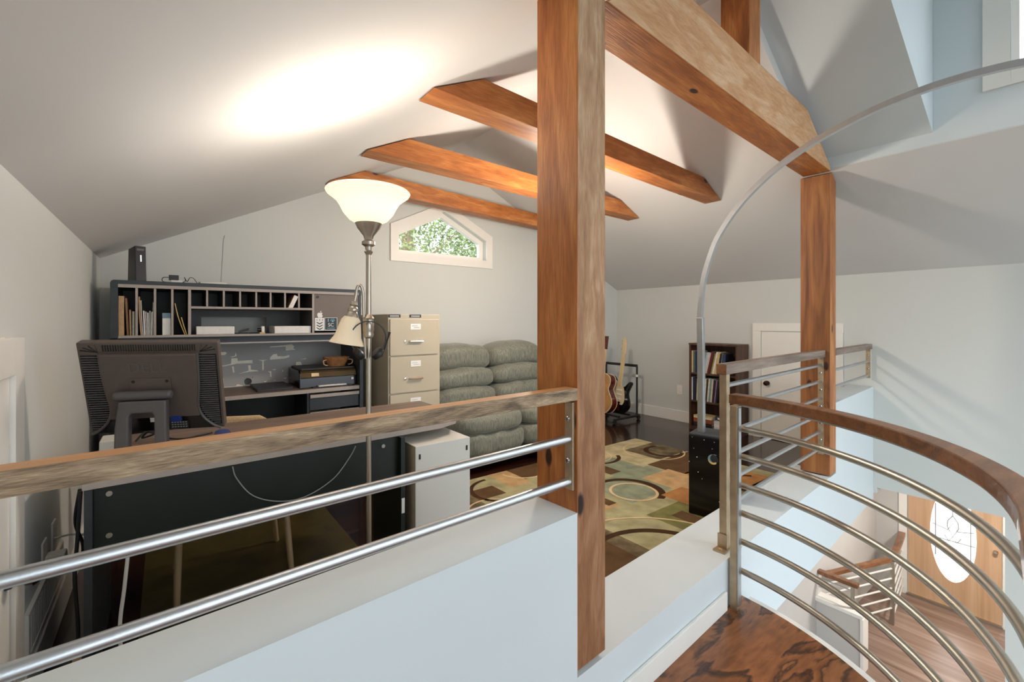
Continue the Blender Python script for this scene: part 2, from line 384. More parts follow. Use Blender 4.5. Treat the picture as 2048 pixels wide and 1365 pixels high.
win = struct('window_2', mb, 'white_trim', bev=.003)
mb = MB(); mb.box(XD+.02, WY1-.03, WZ0, XD+.06, WY1, WZ1); mb.box(XD+.02, WY0, WZ0, XD+.06, WY0+.03, WZ1); mb.box(XD+.02, WY0+.03, WZ0, XD+.06, WY1-.03, WZ0+.03); mb.box(XD+.02, WY0+.03, WZ1-.03, XD+.06, WY1-.03, WZ1)
build('sash', mb, 'white_trim', win)
mb = MB(); mb.box(XD+.04, WY0+.03, WZ0+.03, XD+.046, WY1-.03, WZ1-.03); build('pane', mb, 'glass', win)
# left wall, right wall (with the opening down to the entry), back wall with the pentagon window
mb = MB(); mb.box(XL-.12, YO, ZL-.3, XL, YB+.1, K+.02); struct('wall_left', mb, 'wall_paint')
mb = MB(); mb.box(XR, 1.25, ZF-.3, XR+.12, YB+.1, K+.02); mb.box(XR, .465, -1.5, XR+.12, 1.25, K+.02); mb.box(XR, YO, ZD, XR+.12, .465, K+.02); struct('wall_right', mb, 'wall_paint')
wx, wh = 2.322, .525
wz0, wsh, wap = .664, .885, 1.147
mb = MB()
def topz(x): return min(PL(x), PR(x))+.02
mb.prism([(XL-.1, ZF-.2), (wx-wh, ZF-.2), (wx-wh, topz(wx-wh)), (XL-.1, topz(XL-.1))], 'y', YB, YB+.14)
mb.prism([(wx+wh, ZF-.2), (XR+.1, ZF-.2), (XR+.1, topz(XR+.1)), (wx+wh, topz(wx+wh))], 'y', YB, YB+.14)
mb.prism([(wx-wh, ZF-.2), (wx+wh, ZF-.2), (wx+wh, wz0), (wx-wh, wz0)], 'y', YB, YB+.14)
mb.prism([(wx-wh, wsh), (wx, wap), (wx, topz(wx)), (wx-wh, topz(wx-wh))], 'y', YB, YB+.14)
mb.prism([(wx, wap), (wx+wh, wsh), (wx+wh, topz(wx+wh)), (XRG, ZRG+.02), (wx, topz(wx))], 'y', YB, YB+.14)
struct('wall_back', mb, 'wall_paint')
def pent(h, z0, sh, ap): return [(wx-h, z0), (wx+h, z0), (wx+h, sh), (wx, ap), (wx-h, sh)]
def ring(mb, A, B, y0, y1, m=0):
    n = len(A)
    for i in range(n):
        j = (i+1) % n
        q = [A[i], A[j], B[j], B[i]]; mb.prism(q, 'y', y0, y1, m)
outer = pent(.597, .583, .94, 1.235); inner = pent(wh-.004, wz0+.004, wsh-.002, wap-.004)
mb = MB(); ring(mb, outer, inner, YB-.02, YB); win = struct('window_1', mb, 'white_trim')
sash_in = pent(wh-.05, wz0+.045, wsh-.028, wap-.055)
mb = MB(); ring(mb, pent(wh, wz0, wsh, wap), sash_in, YB+.07, YB+.12); build('sash', mb, 'white_trim', win)
mb = MB(); mb.prism(sash_in, 'y', YB+.09, YB+.096); build('pane', mb, 'glass', win)
# floors
mb = MB(); fl = [(XL, yfront(XL, 1.1)), (XR, yfront(XR, 1.1)), (XR, YB), (XL, YB)]
mb.prism(fl, 'z', ZF-.2, ZF); struct('floor', mb, 'ebony_floor')
AC, AR = (1.1, 1.1), 1.11
arc = lambda r, a0, a1, n=24: [(AC[0]+r*math.cos(R(a0+(a1-a0)*i/n)), AC[1]+r*math.sin(R(a0+(a1-a0)*i/n))) for i in range(n+1)]
pts = [(XL, YO), (AC[0], YO)]+arc(AR, -90, -2)+[(AC[0]+AR, yfront(2.2, V0)), (XL, yfront(XL, V0))]
mb = MB(); mb.prism(pts, 'z', ZL-.03, ZL); struct('floor', mb, 'plywood')
mb = MB(); o1 = arc(AR+.001, -90, -3); o2 = arc(AR+.032, -90, -3)
for i in range(len(o1)-1):
    mb.hexa([o1[i]+(ZL-.28,), o2[i]+(ZL-.28,), o2[i+1]+(ZL-.28,), o1[i+1]+(ZL-.28,)], [o1[i]+(ZL-.004,), o2[i]+(ZL-.004,), o2[i+1]+(ZL-.004,), o1[i+1]+(ZL-.004,)])
struct('trim_1', mb, 'white_trim')
mb = MB(); mb.prism([(XL, YO), (AC[0], YO)]+arc(AR, -90, -2)+[(AC[0]+AR, yfront(2.2, V0)), (XL, yfront(XL, V0))], 'z', ZL-.28, ZL-.031); struct('floor_base', mb, 'hall_paint')
# front line: low wall left, curb, low wall right
uL = w2f(XL, .9)[0]; uR = w2f(XR, 1.25)[0]
mb = MB(); mb.box(uL, V0, ZL-.28, 1.078, V1, -.595); struct('wall_front', mb, 'hall_paint', FF)
mb = MB(); mb.box(3.94, V0, -1.605, uR, V1, -.595); struct('wall_front', mb, 'hall_paint', FF)
mb = MB(); mb.box(1.0785, V0, -1.605, 3.9395, 1.2, -1.105); struct('wall_curb', mb, 'hall_paint', FF)
mb = MB(); mb.box(uL, V0-.014, ZL, 2.11, V0-.001, ZL+.085); struct('baseboard_front', mb, 'white_trim', FF, bev=.004)
# baseboards in the loft
mb = MB(); mb.box(XR-.016, 2.33, ZF, XR, YB, ZF+.135); struct('baseboard_right', mb, 'white_trim', bev=.003)
mb = MB(); mb.box(XL, 1.995, ZF, XL+.016, YB, ZF+.135); struct('baseboard_left', mb, 'white_trim', bev=.003)
mb = MB(); mb.box(XL+.017, YB-.016, ZF, XR-.017, YB, ZF+.135); struct('baseboard_back', mb, 'white_trim', bev=.003)
# attic access door on the right wall
mb = MB(); dy0, dy1, dtop = 1.50, 2.325, -.025; cw = .085
mb.box(XR-.022, dy0, ZF, XR, dy0+cw, dtop-cw); mb.box(XR-.022, dy1-cw, ZF, XR, dy1, dtop-cw); mb.box(XR-.024, dy0, dtop-cw, XR, dy1, dtop)
dr = struct('door_2', mb, 'white_trim', bev=.003)
mb = MB(); mb.box(XR-.012, dy0+cw+.004, ZF+.008, XR, dy1-cw-.004, dtop-cw-.004); build('door_leaf', mb, 'white_trim', dr)
mb = MB(); mb.lathe([(.0, -.055), (.022, -.05), (.027, -.035), (.016, -.018), (.022, -.012), (.024, 0)], XR-.012, dy1-cw-.065, -.66, 16, axis='x'); build('door_knob', mb, 'bronze_knob', dr)
# hall door in the left wall
mb = MB(); mb.box(XL, 1.88, ZF, XL+.022, 1.985, -.05); mb.box(XL, 1.2, -.155, XL+.022, 1.88, -.05)
dr = struct('door_1', mb, 'white_trim', bev=.003)
mb = MB(); mb.box(XL, 1.2, ZF+.008, XL+.01, 1.876, -.16); build('door_leaf', mb, 'white_trim', dr)
mb = MB(); mb.lathe([(.024, 0), (.022, .012), (.012, .018), (.012, .03), (.024, .04), (.027, .055), (.02, .066), (0, .07)], XL+.01, 1.84, -.72, 16, axis='x'); build('door_knob', mb, 'bronze_knob', dr)

# ------------------------------------------------------------------ lower level
LX = 8.32
mb = MB(); mb.box(XR-3.4, -1.2, ZD-.1, LX, 2.05, ZD); struct('floor', mb, 'lower_floor')
mb = MB(); mb.box(XR+.12, -.4, -1.5, LX+.1, 2.05, -1.4); struct('ceiling', mb, 'lower_wall')
Y0, Y1 = .775, 1.70; DT = ZD+2.03
mb = MB(); mb.box(LX, Y1, ZD, LX+.1, 2.15, -1.5); mb.box(LX, -.4, ZD, LX+.1, Y0, -1.5); mb.box(LX, Y0, DT, LX+.1, Y1, -1.5); struct('wall_entry', mb, 'lower_wall')
mb = MB(); mb.box(2.3, 2.05, ZD, LX, 2.15, -1.45); struct('wall_lower', mb, 'lower_wall')
mb = MB(); mb.box(XR+.12, -.5, ZD, LX+.1, -.4, -1.5); struct('wall_lower', mb, 'lower_wall')
mb = MB(); mb.box(LX-.02, Y1, ZD, LX, Y1+.09, DT+.09); mb.box(LX-.02, Y0-.09, ZD, LX, Y0, DT+.09); mb.box(LX-.02, Y0, DT, LX, Y1, DT+.09)
dr = struct('door_3', mb, 'white_trim')
# leaf with an oval hole
oc, oa, ob = (1.235, -2.86), .225, .62
N = 40; rect = []
for i in range(N):
    t = 2*math.pi*i/N; cx, sz = math.cos(t), math.sin(t); hw, hz = (Y1-Y0)/2-.01, .99
    kx = min(hw/max(abs(cx), 1e-6), hz/max(abs(sz), 1e-6)); rect.append(((Y0+Y1)/2+cx*kx, ZD+1.01+sz*kx))
for (cy_, cz_) in ((Y0+.01, ZD+.02), (Y1-.01, ZD+.02), (Y0+.01, ZD+2.0), (Y1-.01, ZD+2.0)):
    k = min(range(N), key=lambda i: (rect[i][0]-cy_)**2+(rect[i][1]-cz_)**2); rect[k] = (cy_, cz_)
ell = [(oc[0]+oa*math.cos(2*math.pi*i/N), oc[1]+ob*math.sin(2*math.pi*i/N)) for i in range(N)]
mb = MB()
V = [(LX-.004, *p) for p in rect]+[(LX-.004, *p) for p in ell]+[(LX+.04, *p) for p in rect]+[(LX+.04, *p) for p in ell]
F = []
for i in range(N):
    j = (i+1) % N
    F += [(i, j, N+j, N+i), (2*N+i, 3*N+i, 3*N+j, 2*N+j), (N+i, N+j, 3*N+j, 3*N+i), (i, 2*N+i, 2*N+j, j)]
mb.add(V, F); 
for (ya, yb) in ((Y0+.01, Y0+.03), (Y1-.03, Y1-.01)): mb.box(LX-.002, ya, DT-.03, LX+.03, yb, DT-.01)
build('door_leaf', mb, 'entry_door_wood', dr)
mb = MB(); mb.prism([(p[0], p[1]) for p in ell], 'x', LX+.012, LX+.018); build('oval_glass', mb, 'frosted_pane_glow', dr)
mb = MB()
def lead(pts): mb.tube([(LX+.008, oc[0]+a, oc[1]+c) for a, c in pts], .0065, 5)
lead([(.17, -.32), (.17, .38)]); lead([(-.17, -.32), (-.17, .38)])
lead([(-.2, .1), (-.05, .06), (0, .16), (.05, .06), (.2, .1)]); lead([(-.21, -.08), (.21, -.08)])
lead([(0, .26), (.05, .18), (.055, .1), (0, -.02), (-.055, .1), (-.05, .18), (0, .26)]); lead([(-.08, -.02), (-.04, -.09), (0, -.02), (.04, -.09), (.08, -.02)]); lead([(-.04, -.17), (0, -.22), (.04, -.17)]); lead([(0, .26), (0, .55)])
build('leading', mb, 'cable_grey', dr)
mb = MB(); mb.lathe([(.024, 0), (.015, -.015), (.015, -.03), (.025, -.042), (.02, -.058), (0, -.06)], LX-.004, Y0+.065, ZD+.93, 14, axis='x'); build('door_knob', mb, 'nickel', dr)
mb = MB(); mb.box(LX-.05, Y0, ZD, LX, Y1, ZD+.03); build('threshold', mb, 'steel_dull', dr)
# half wall with cap and the lower railings
mb = MB(); a = (6.06, 1.66); mb.box(6.03, 1.62, ZD, 6.15, 2.049, -3.25); hw_ = struct('wall_half', mb, 'lower_wall')
mb = MB(); mb.box(6.0, 1.60, -3.25, 6.18, 2.049, -3.215); mb.box(6.0, 1.595, ZD, 6.18, 1.62, -3.25); struct('trim_2', mb, 'white_trim')
t = thing('stair_railing', 'short oak topped railing on the half wall of the lower stairs', 'railing', (6.1, 1.8, -3.215))
mb = MB(); mb.box(6.06, 1.66, -2.965, 6.13, 2.049, -2.92); build('handrail', mb, 'rail_curved', t, bev=.008)
mb = MB(); mb.box(6.08, 1.70, -3.215, 6.11, 1.73, -2.965); build('post', mb, 'steel_dull', t)
for k in range(2):
    mb = MB(); mb.tube([(6.095, 1.715, -3.12+.1*k), (6.095, 2.045, -3.12+.1*k)], .008, 8); build('rod', mb, 'steel', t)
t = thing('entry_railing', 'oak topped steel railing turning a corner beside the entry door', 'railing', (7.32, 1.64, ZD))
mb = MB(); mb.sweep([(8.30, 1.75, -3.02), (7.30, 1.635, -3.02)], [(-.035, -.025), (.035, -.025), (.035, .025), (-.035, .025)]); build('handrail', mb, 'rail_curved', t)
mb = MB(); mb.sweep([(7.27, 1.66, -3.02), (6.22, 2.03, -3.02)], [(-.03, -.022), (.03, -.022), (.03, .022), (-.03, .022)]); build('handrail', mb, 'rail_curved', t)
mb = MB(); mb.box(7.30, 1.62, ZD, 7.34, 1.66, -3.045); build('post', mb, 'steel_dull', t)
for k in range(6):
    z = -3.14-.125*k
    mb = MB(); mb.tube([(7.33, 1.64, z), (8.30, 1.75, z)], .011, 8); build('rod', mb, 'white_metal', t)
    if k < 5:
        mb = MB(); mb.tube([(7.31, 1.645, z), (6.24, 2.03, z)], .011, 8); build('rod', mb, 'white_metal', t)
mb = MB(); mb.box(6.2, 1.90, -3.60, 6.9, 2.049, -3.56); tag(build('stair_tread', mb, 'rail_curved'), 'brown wooden tread ledge behind the lower stair railings', 'stair tread')
# ------------------------------------------------------------------ outside
mb = MB(); mb.box(-30, -30, -4.35, 36, 36, -4.25); struct('ground', mb, 'grey_ground')

# ------------------------------------------------------------------ timbers
WX = {'': 0, '-y': 1}
pz = lambda u: PL(f2w(u, V1)[0])-.006
mb = MB(); mb.prism([(1.078, -1.085), (1.218, -1.085), (1.218, pz(1.218)), (1.078, pz(1.078))], 'y', V0, V1); mb.m[0] = 1
tag(build('timber_post', mb, ['timber_z', 'weathered_z'], frame=FF, bev=.003), 'thick timber post in the foreground between low wall and curb, orange side and greyed front', 'post')
mb = MB(); mb.prism([(3.791, -1.095), (3.94, -1.095), (3.94, PR(f2w(3.94, 1)[0])-.012), (3.84, PR(f2w(3.84, 1)[0])-.012), (3.791, 1.04)], 'y', V0, V1+.005); mb.m[0] = 1
tag(build('timber_post', mb, ['brown_timber_z', 'timber_z'], frame=FF, bev=.003), 'brown knotty timber post at the far right end of the curb', 'post')
mb = MB()
def PAu(u): x = f2w(u, V0)[0]; return PA(x)-.03
zb, zt = 1.055, 1.335
ul = 1.2185
mb.prism([(ul, zb), (3.80, zb), (3.80-(PAu(3.80)*0), zb+.03), (3.29, zt), (1.62, zt)], 'y', V0-.002, V1-.01, [0]*2+[0]*5)
mb.m = [1 if i == 0 else 0 for i in range(len(mb.m))]
tag(build('timber_beam', mb, ['timber_x', 'beam_face'], frame=FF, bev=.004), 'long heavy timber beam spanning the two timber posts, pale front face', 'beam')
mb = MB(); mb.box(2.42, .93, 1.3345, 2.56, 1.075, 1.80)
tag(build('king_post', mb, 'timber_z', frame=FF, bev=.003), 'short orange king post standing on the long beam', 'post')
def tie(name, label, L, Rr):
    # L, Rr: (x, yfront, yback, zbottom)
    h = .14; dx = h/SL
    a = [(L[0], L[1], L[3]), (Rr[0], Rr[1], Rr[3]), (Rr[0], Rr[2], Rr[3]), (L[0], L[2], L[3])]
    b = [(L[0]+dx, L[1]+(Rr[1]-L[1])*.1, L[3]+h), (Rr[0]-dx, Rr[1]-(Rr[1]-L[1])*.1, Rr[3]+h), (Rr[0]-dx, Rr[2]-(Rr[2]-L[2])*.1, Rr[3]+h), (L[0]+dx, L[2]+(Rr[2]-L[2])*.1, L[3]+h)]
    mb = MB(); mb.hexa(a, b); tag(build(name, mb, 'timber_x', bev=.003), label, 'beam', 'tie beams under the ridge')
tie('tie_beam', 'nearest of the three orange tie beams under the sloped ceiling', (.985, 1.885, 2.045, 1.078), (3.815, 2.017, 2.165, 1.040))
tie('tie_beam', 'middle orange tie beam, between the nearest tie beam and the one by the window', (1.03, 2.873, 3.015, 1.097), (3.815, 2.865, 3.01, 1.038))
tie('tie_beam', 'farthest tie beam, crossing just above the five sided window', (1.02, 3.68, 3.82, 1.097), (3.815, 3.85, 3.99, 1.038))

# ------------------------------------------------------------------ railings
ZT = -.208
def bolts(t, u, v, zs, side=-1):
    for z in zs:
        mb = MB(); mb.lathe([(.008, 0), (.008, .004*side), (.005, .007*side), (0, .007*side)], u, v, z, 10, axis='x'); build('bolt', mb, 'chrome', t)
t = thing('wall_railing', 'oak capped steel railing with two round rods on the left low wall', 'railing', (.4, .945, -.595), FF @ Matrix.Translation((1.078, .946, 0)) @ Matrix.Rotation(R(-.75), 4, 'Z') @ Matrix.Translation((-1.078, -.946, 0)))
mb = MB(); mb.box(uL+.0, .917, ZT-.038, 1.077, .968, ZT, {'': 0, '+z': 1}); build('handrail', mb, ['rail_oak', 'rail_oak_top'], t, bev=.003)
for z in (-.369, -.502):
    mb = MB(); mb.tube([(uL, .946, z), (1.07, .946, z)], .0129, 16); build('rod', mb, 'steel', t)
mb = MB(); mb.box(1.068, .930, -.527, 1.0775, .962, ZT-.046); build('bracket', mb, 'galvanised', t, bev=.001)
bolts(t, 1.067, .946, (-.305, -.435))
# straight railing between the newel and the far post
t = thing('landing_railing', 'straight steel railing of six rods between the double newel and the far post', 'railing', (3.0, .97, -1.105), FF)
mb = MB(); mb.box(2.19, .945, ZT-.05, 3.79, .995, ZT, {'': 0, '-x': 1}); build('handrail', mb, ['rail_grey', 'rail_curved'], t, bev=.003)
mb = MB(); mb.box(2.213, .955, -1.105, 2.25, .99, ZT-.05); build('newel', mb, 'galvanised', t, bev=.002)
mb = MB(); mb.box(2.165, .945, -1.105, 2.27, 1.0, -1.098); mb.box(2.205, .950, -1.098, 2.212, .995, -1.03); mb.lathe([(.009, 0), (.009, .006), (0, .009)], 2.185, .972, -1.098, 8); build('base_plate', mb, 'galvanised', t)
zr = (-.316, -.432, -.549, -.667, -.785, -.904)
for z in zr:
    mb = MB(); mb.tube([(2.25, .972, z), (3.785, .972, z)], .0115, 12); build('rod', mb, 'steel', t)
mb = MB(); mb.box(3.781, .955, -.95, 3.7905, .99, ZT-.05); build('bracket', mb, 'galvanised', t)
bolts(t, 3.780, .972, (-.37, -.49, -.607, -.727, -.845))
# short railing right of the far post
t = thing('wall_railing', 'short grey capped railing with two rods between far post and right wall', 'railing', (4.5, .945, -.595), FF)
mb = MB(); mb.box(3.941, .917, ZT-.045, uR-.05, .968, ZT); build('handrail', mb, 'rail_grey', t, bev=.003)
for z in (-.365, -.49):
    mb = MB(); mb.tube([(3.941, .946, z), (uR-.06, .946, z)], .0115, 12); build('rod', mb, 'steel', t)
mb = MB(); mb.box(uR-.066, .930, -.515, uR-.056, .962, ZT-.045); build('bracket', mb, 'galvanised', t)
bolts(t, uR-.067, .946, (-.31, -.43))
# curved balcony railing
nx, ny = f2w(2.153, .893)
t = thing('curved_railing', 'curved balcony railing with brown wooden cap and six bent steel rods', 'railing', (2.0, .6, ZL))
def arcp(r, z, a0=-84, a1=-3.2, n=40):
    q = [(AC[0]+r*math.cos(R(a0+(a1-a0)*i/n)), AC[1]+r*math.sin(R(a0+(a1-a0)*i/n)), z) for i in range(n+1)]
    tx, ty = math.sin(R(a0)), -math.cos(R(a0))
    return [(q[0][0]+tx*.72, q[0][1]+ty*.72, z), (q[0][0]+tx*.36, q[0][1]+ty*.36, z)]+q
RR = 1.042
mb = MB(); mb.sweep(arcp(RR, -.368, -84, -1.2), [(-.031, -.022), (.031, -.022), (.031, .022), (-.031, .022)]); build('handrail', mb, 'rail_curved', t, bev=.004)
mb = MB(); mb.sweep(arcp(RR, -.394, -84, -3.4), [(-.019, -.004), (.019, -.004), (.019, .004), (-.019, .004)]); build('flat_bar', mb, 'steel', t)
for z in (-.505, -.635, -.769, -.90, -1.033, -1.17):
    mb = MB(); mb.tube(arcp(RR, z, -84, -3.4), .0138, 14); build('rod', mb, 'steel_dull', t)
mbx = Matrix.Translation((0, 0, 0)) @ Matrix.Rotation(R(3.96), 4, 'Z')
mb = MB(); mb.x = mbx; mb.box(2.138, .876, ZL, 2.171, .908, -.391); build('newel', mb, 'galvanised', t, bev=.002)
mb = MB(); mb.x = mbx; mb.box(2.141, .869, ZL+.02, 2.168, .8755, -.40); build('bracket', mb, 'steel', t)
mb = MB(); ex, ey = arcp(RR, 0)[0][:2]; mb.box(ex-.04, ey-.018, ZL, ex, ey+.018, -.398); build('newel', mb, 'galvanised', t)

# ------------------------------------------------------------------ lamps
lx, ly = .642, 1.78
t = thing('floor_lamp', 'brushed nickel torchiere floor lamp with frosted bowl and reading arm', 'lamp', (lx, ly, ZF))
mb = MB(); mb.lathe([(0, 0), (.13, 0), (.13, .012), (.11, .03), (.04, .045), (.02, .07), (0, .07)], lx, ly, ZF, 32); build('base', mb, 'nickel', t)
mb = MB(); mb.tube([(lx, ly, ZF+.06), (lx, ly, .30)], .0105, 16)
mb.lathe([(.0105, -.035), (.018, -.03), (.0205, -.02), (.018, -.012), (.0205, -.005), (.02, .03), (.018, .036), (.021, .045), (.017, .052), (.0105, .06)], lx, ly, -.035, 20); build('pole', mb, 'nickel', t)
mb = MB(); mb.lathe([(.0105, .0), (.017, .012), (.012, .018), (.014, .032), (.026, .040), (.026, .052), (.016, .060), (.02, .075), (.043, .105), (.052, .125), (.048, .126), (.02, .1)], lx, ly, .262, 28); build('socket_cup', mb, 'nickel', t)
zb = .384
prof = [(.046, 0), (.080, .020), (.104, .050), (.118, .080), (.133, .106), (.154, .124), (.170, .136), (.176, .147), (.171, .153), (.160, .149), (.146, .130), (.125, .108), (.110, .080), (.097, .052), (.074, .026), (.046, .006)]
prof = [(r*.92, z*.86) for r, z in prof]
mb = MB(); mb.lathe(prof, lx, ly, zb, 48); build('bowl_shade', mb, 'bowl_glass', t)
mb = MB(); mb.lathe([(0, .02), (.016, .025), (.022, .05), (.018, .075), (.02, .09), (0, .1)], lx, ly, zb, 16); build('bulb', mb, 'bulb', t)
# reading arm
rd = Vector((-.92, .25, 0)).normalized(); P0 = Vector((lx, ly, 0))
pth = [P0+Vector((-.012, .004, -.15)), P0+Vector((-.017, .004, .0)), P0+Vector((-.02, .004, .07))]
for i in range(13):
    a = math.pi*i/12*.9; q = P0+Vector((-.02, .004, 0))+rd*(.014-.014*math.cos(a)); q.z = .09+.052*math.sin(a); pth.append(q)
mb = MB(); mb.tube(pth, .0055, 10); build('reading_arm', mb, 'nickel', t)
e = pth[-1]; d = Vector((rd.x*.17, rd.y*.17, -.97)).normalized()
rot = d.to_track_quat('Z', 'Y').to_matrix().to_4x4()
mb = MB(); mb.x = Matrix.Translation(e) @ rot
mb.lathe([(.005, -.01), (.007, .0), (.006, .03), (.013, .034), (.016, .044), (.013, .05), (.019, .058), (.02, .068), (.018, .072), (.026, .088), (.029, .105), (.025, .106), (.01, .09)], 0, 0, 0, 24); build('reading_socket', mb, 'nickel', t)
mb = MB(); mb.x = Matrix.Translation(e) @ rot
mb.lathe([(.027, .092), (.036, .105), (.043, .135), (.050, .170), (.062, .192), (.066, .200), (.063, .201), (.048, .172), (.040, .135), (.032, .105), (.026, .096)], 0, 0, 0, 36); build('reading_shade', mb, 'cup_glass', t)
pl = bpy.data.lights.new('torchiere_light', 'POINT'); pl.energy = 9.5; pl.color = (1, .95, .87); pl.shadow_soft_size = .035
po = bpy.data.objects.new('torchiere_light', pl); C.objects.link(po); po.location = (lx, ly, ZC+zb+.145)
# headset hung on the lamp collar
t = thing('headset', 'black headset with microphone boom hanging from the floor lamp collar', 'headset', (lx, ly-.02, -.2))
hc = Vector((lx-.014, ly-.036, -.098)); hd = Vector((.9, -.25, 0)).normalized()
band = []
for i in range(25):
    a = R(222-264*i/24); band.append(hc+hd*(.066*math.cos(a))+Vector((0, 0, .066*math.sin(a)+.03)))
mb = MB(); mb.sweep(band, [(-.006, -.0022), (.006, -.0022), (.006, .0022), (-.006, .0022)]); build('headband', mb, 'black_plastic', t)
for k, (q, sg) in enumerate(((band[0], 1), (band[-1], -1))):
    mb = MB(); mb.x = Matrix.Translation(q+hd*(.014*sg)+Vector((0, 0, -.016))) @ Matrix.Rotation(R(-38*sg), 4, 'Y')
    mb.lathe([(0, -.012), (.022, -.012), (.027, -.004), (.027, .006), (.02, .012), (0, .012)], 0, 0, 0, 20, axis='x'); build('ear_cup', mb, 'black_plastic', t)
q = band[-1]+Vector((0, 0, -.03))
mb = MB(); mb.tube([q, q+hd*.012+Vector((0, -.005, .04)), q+hd*.022+Vector((0, -.01, .075)), q+hd*.027+Vector((0, -.012, .098))], [.003, .003, .003, .0055], 8); build('microphone', mb, 'black_plastic', t)
# arc lamp
bx = Vector((2.678, 1.632, 0)); e1 = Vector((.055, -.237, 0)); e2 = Vector((.212, .05, 0))
t = thing('arc_lamp', 'tall steel arc floor lamp rising from a black planet painted base', 'lamp', (2.80, 1.53, ZF))
zt = -.722
def bp(a, c, z): p = bx+e1*a+e2*c; return (p.x, p.y, z)
mb = MB(); mb.hexa([bp(0, 0, ZF+.0115), bp(1, 0, ZF+.0115), bp(1, 1, ZF+.0115), bp(0, 1, ZF+.0115)], [bp(0, 0, zt-.008), bp(1, 0, zt-.008), bp(1, 1, zt-.008), bp(0, 1, zt-.008)]); build('base', mb, 'black_gloss', t, bev=.008)
mb = MB(); mb.hexa([bp(0, 0, zt-.0075), bp(1, 0, zt-.0075), bp(1, 1, zt-.0075), bp(0, 1, zt-.0075)], [bp(.01, .01, zt), bp(.99, .01, zt), bp(.99, .99, zt), bp(.01, .99, zt)]); build('base_top', mb, 'desk_side', t)
# painted planet and stars on the face towards the stairs
nrm = e2.normalized()*-1
def disc(mb, a, z, r, m=0, n=20, x0=-1, off=.0015):
    c = bx+e1*a+nrm*off; ax = e1.normalized(); V = [tuple(c+ax*(r*math.cos(2*math.pi*i/n))+Vector((0, 0, z+r*math.sin(2*math.pi*i/n)))) for i in range(n)]
    mb.add(V, [tuple(range(n))], m)
mb = MB(); disc(mb, .62, -.865, .031, 0)
c = bx+e1*.62+nrm*.0022; ax = e1.normalized(); V = []; n = 16
for i in range(n+1):
    a = R(60+190*i/n); V.append(tuple(c+ax*(.031*math.cos(a))+Vector((0, 0, -.865+.031*math.sin(a)))))
for i in range(n, -1, -1):
    a = R(60+190*i/n); V.append(tuple(c+ax*(.009+.026*math.cos(a))+Vector((0, 0, -.859+.027*math.sin(a)))))
k = len(V); mb.add(V, [(i, i+1, k-2-i, k-1-i) for i in range(n)], 1)
V = []
for i in range(n+1):
    a = R(200+110*i/n); V.append(tuple(c+nrm*.0004+ax*(.031*math.cos(a))+Vector((0, 0, -.865+.031*math.sin(a)))))
for i in range(n, -1, -1):
    a = R(200+110*i/n); V.append(tuple(c+nrm*.0004+ax*(.029*math.cos(a))+Vector((0, 0, -.857+.027*math.sin(a)))))
mb.add(V, [(i, i+1, k-2-i, k-1-i) for i in range(n)], 2)
mats = ['dark_inside', 'blue_card', 'paper_yellow']
build('painted_planet', mb, mats, t)
for (a, z, r) in ((.22, -.868, .0035), (.02, -.905, .003), (.25, -.962, .003), (.8, -1.065, .0035), (.77, -1.12, .003), (.4, -.752, .0025), (.1, -.745, .002), (.65, -.757, .0025), (.87, -.845, .003), (.97, -.885, .002), (.6, -.80, .002), (.14, -.815, .002), (.9, -.79, .0018), (.35, -1.0, .002), (.95, -.98, .002)):
    mb = MB(); disc(mb, a, z, r, 0, 8); build('painted_star', mb, 'sticker_white', t)
pp = [(2.76, 1.59, zt), (2.76, 1.592, -.2), (2.76, 1.598, .06), (2.76, 1.575, .26), (2.76, 1.53, .41), (2.76, 1.47, .54), (2.76, 1.34, .705), (2.76, 1.17, .845), (2.76, .97, .95), (2.76, .75, 1.02), (2.76, .59, 1.05), (2.76, .42, 1.062), (2.76, .2, 1.045), (2.76, .0, .99), (2.76, -.18, .89)]
def smooth(p, n=6):
    p = [Vector(q) for q in p]; out = []
    for i in range(len(p)-1):
        a, b, c, d = p[max(i-1, 0)], p[i], p[i+1], p[min(i+2, len(p)-1)]
        for j in range(n):
            s = j/n; out.append(.5*((2*b)+(c-a)*s+(2*a-5*b+4*c-d)*s*s+(3*b-a-3*c+d)*s**3))
    out.append(p[-1]); return out
sq = lambda h, k: [(-h, -k), (h, -k), (h, k), (-h, k)]
def strip(mb, pts, hx, ht, m=0):           # rectangular tube in the x = const plane
    P = [Vector(p) for p in pts]; V = []; F = []
    for i, p in enumerate(P):
        d = (P[min(i+1, len(P)-1)]-P[max(i-1, 0)]).normalized(); a = Vector((1, 0, 0)); nn = d.cross(a).normalized()
        for (q, r) in ((-hx, -ht), (hx, -ht), (hx, ht), (-hx, ht)): V.append(tuple(p+a*q+nn*r))
    for i in range(len(P)-1):
        for j in range(4): F.append((i*4+j, i*4+(j+1) % 4, i*4+4+(j+1) % 4, i*4+4+j))
    F += [(3, 2, 1, 0), tuple(range(len(P)*4-4, len(P)*4))]; mb.add(V, F, m)
mb = MB(); strip(mb, [pp[0], pp[1], (2.76, 1.597, .02)], .015, .020); build('pole', mb, 'steel', t, bev=.002)
mb = MB(); strip(mb, smooth([(2.76, 1.597, .0)]+pp[2:]), .013, .0145); build('arc_arm', mb, 'steel', t)
mb = MB(); q = pp[-1]; mb.lathe([(.006, .02), (.012, -.03), (.02, -.04), (.11, -.05), (.15, -.10), (.16, -.16), (.155, -.16), (.145, -.10), (.1, -.056), (.02, -.046)], q[0], q[1], q[2], 28); build('lamp_shade', mb, 'steel', t)

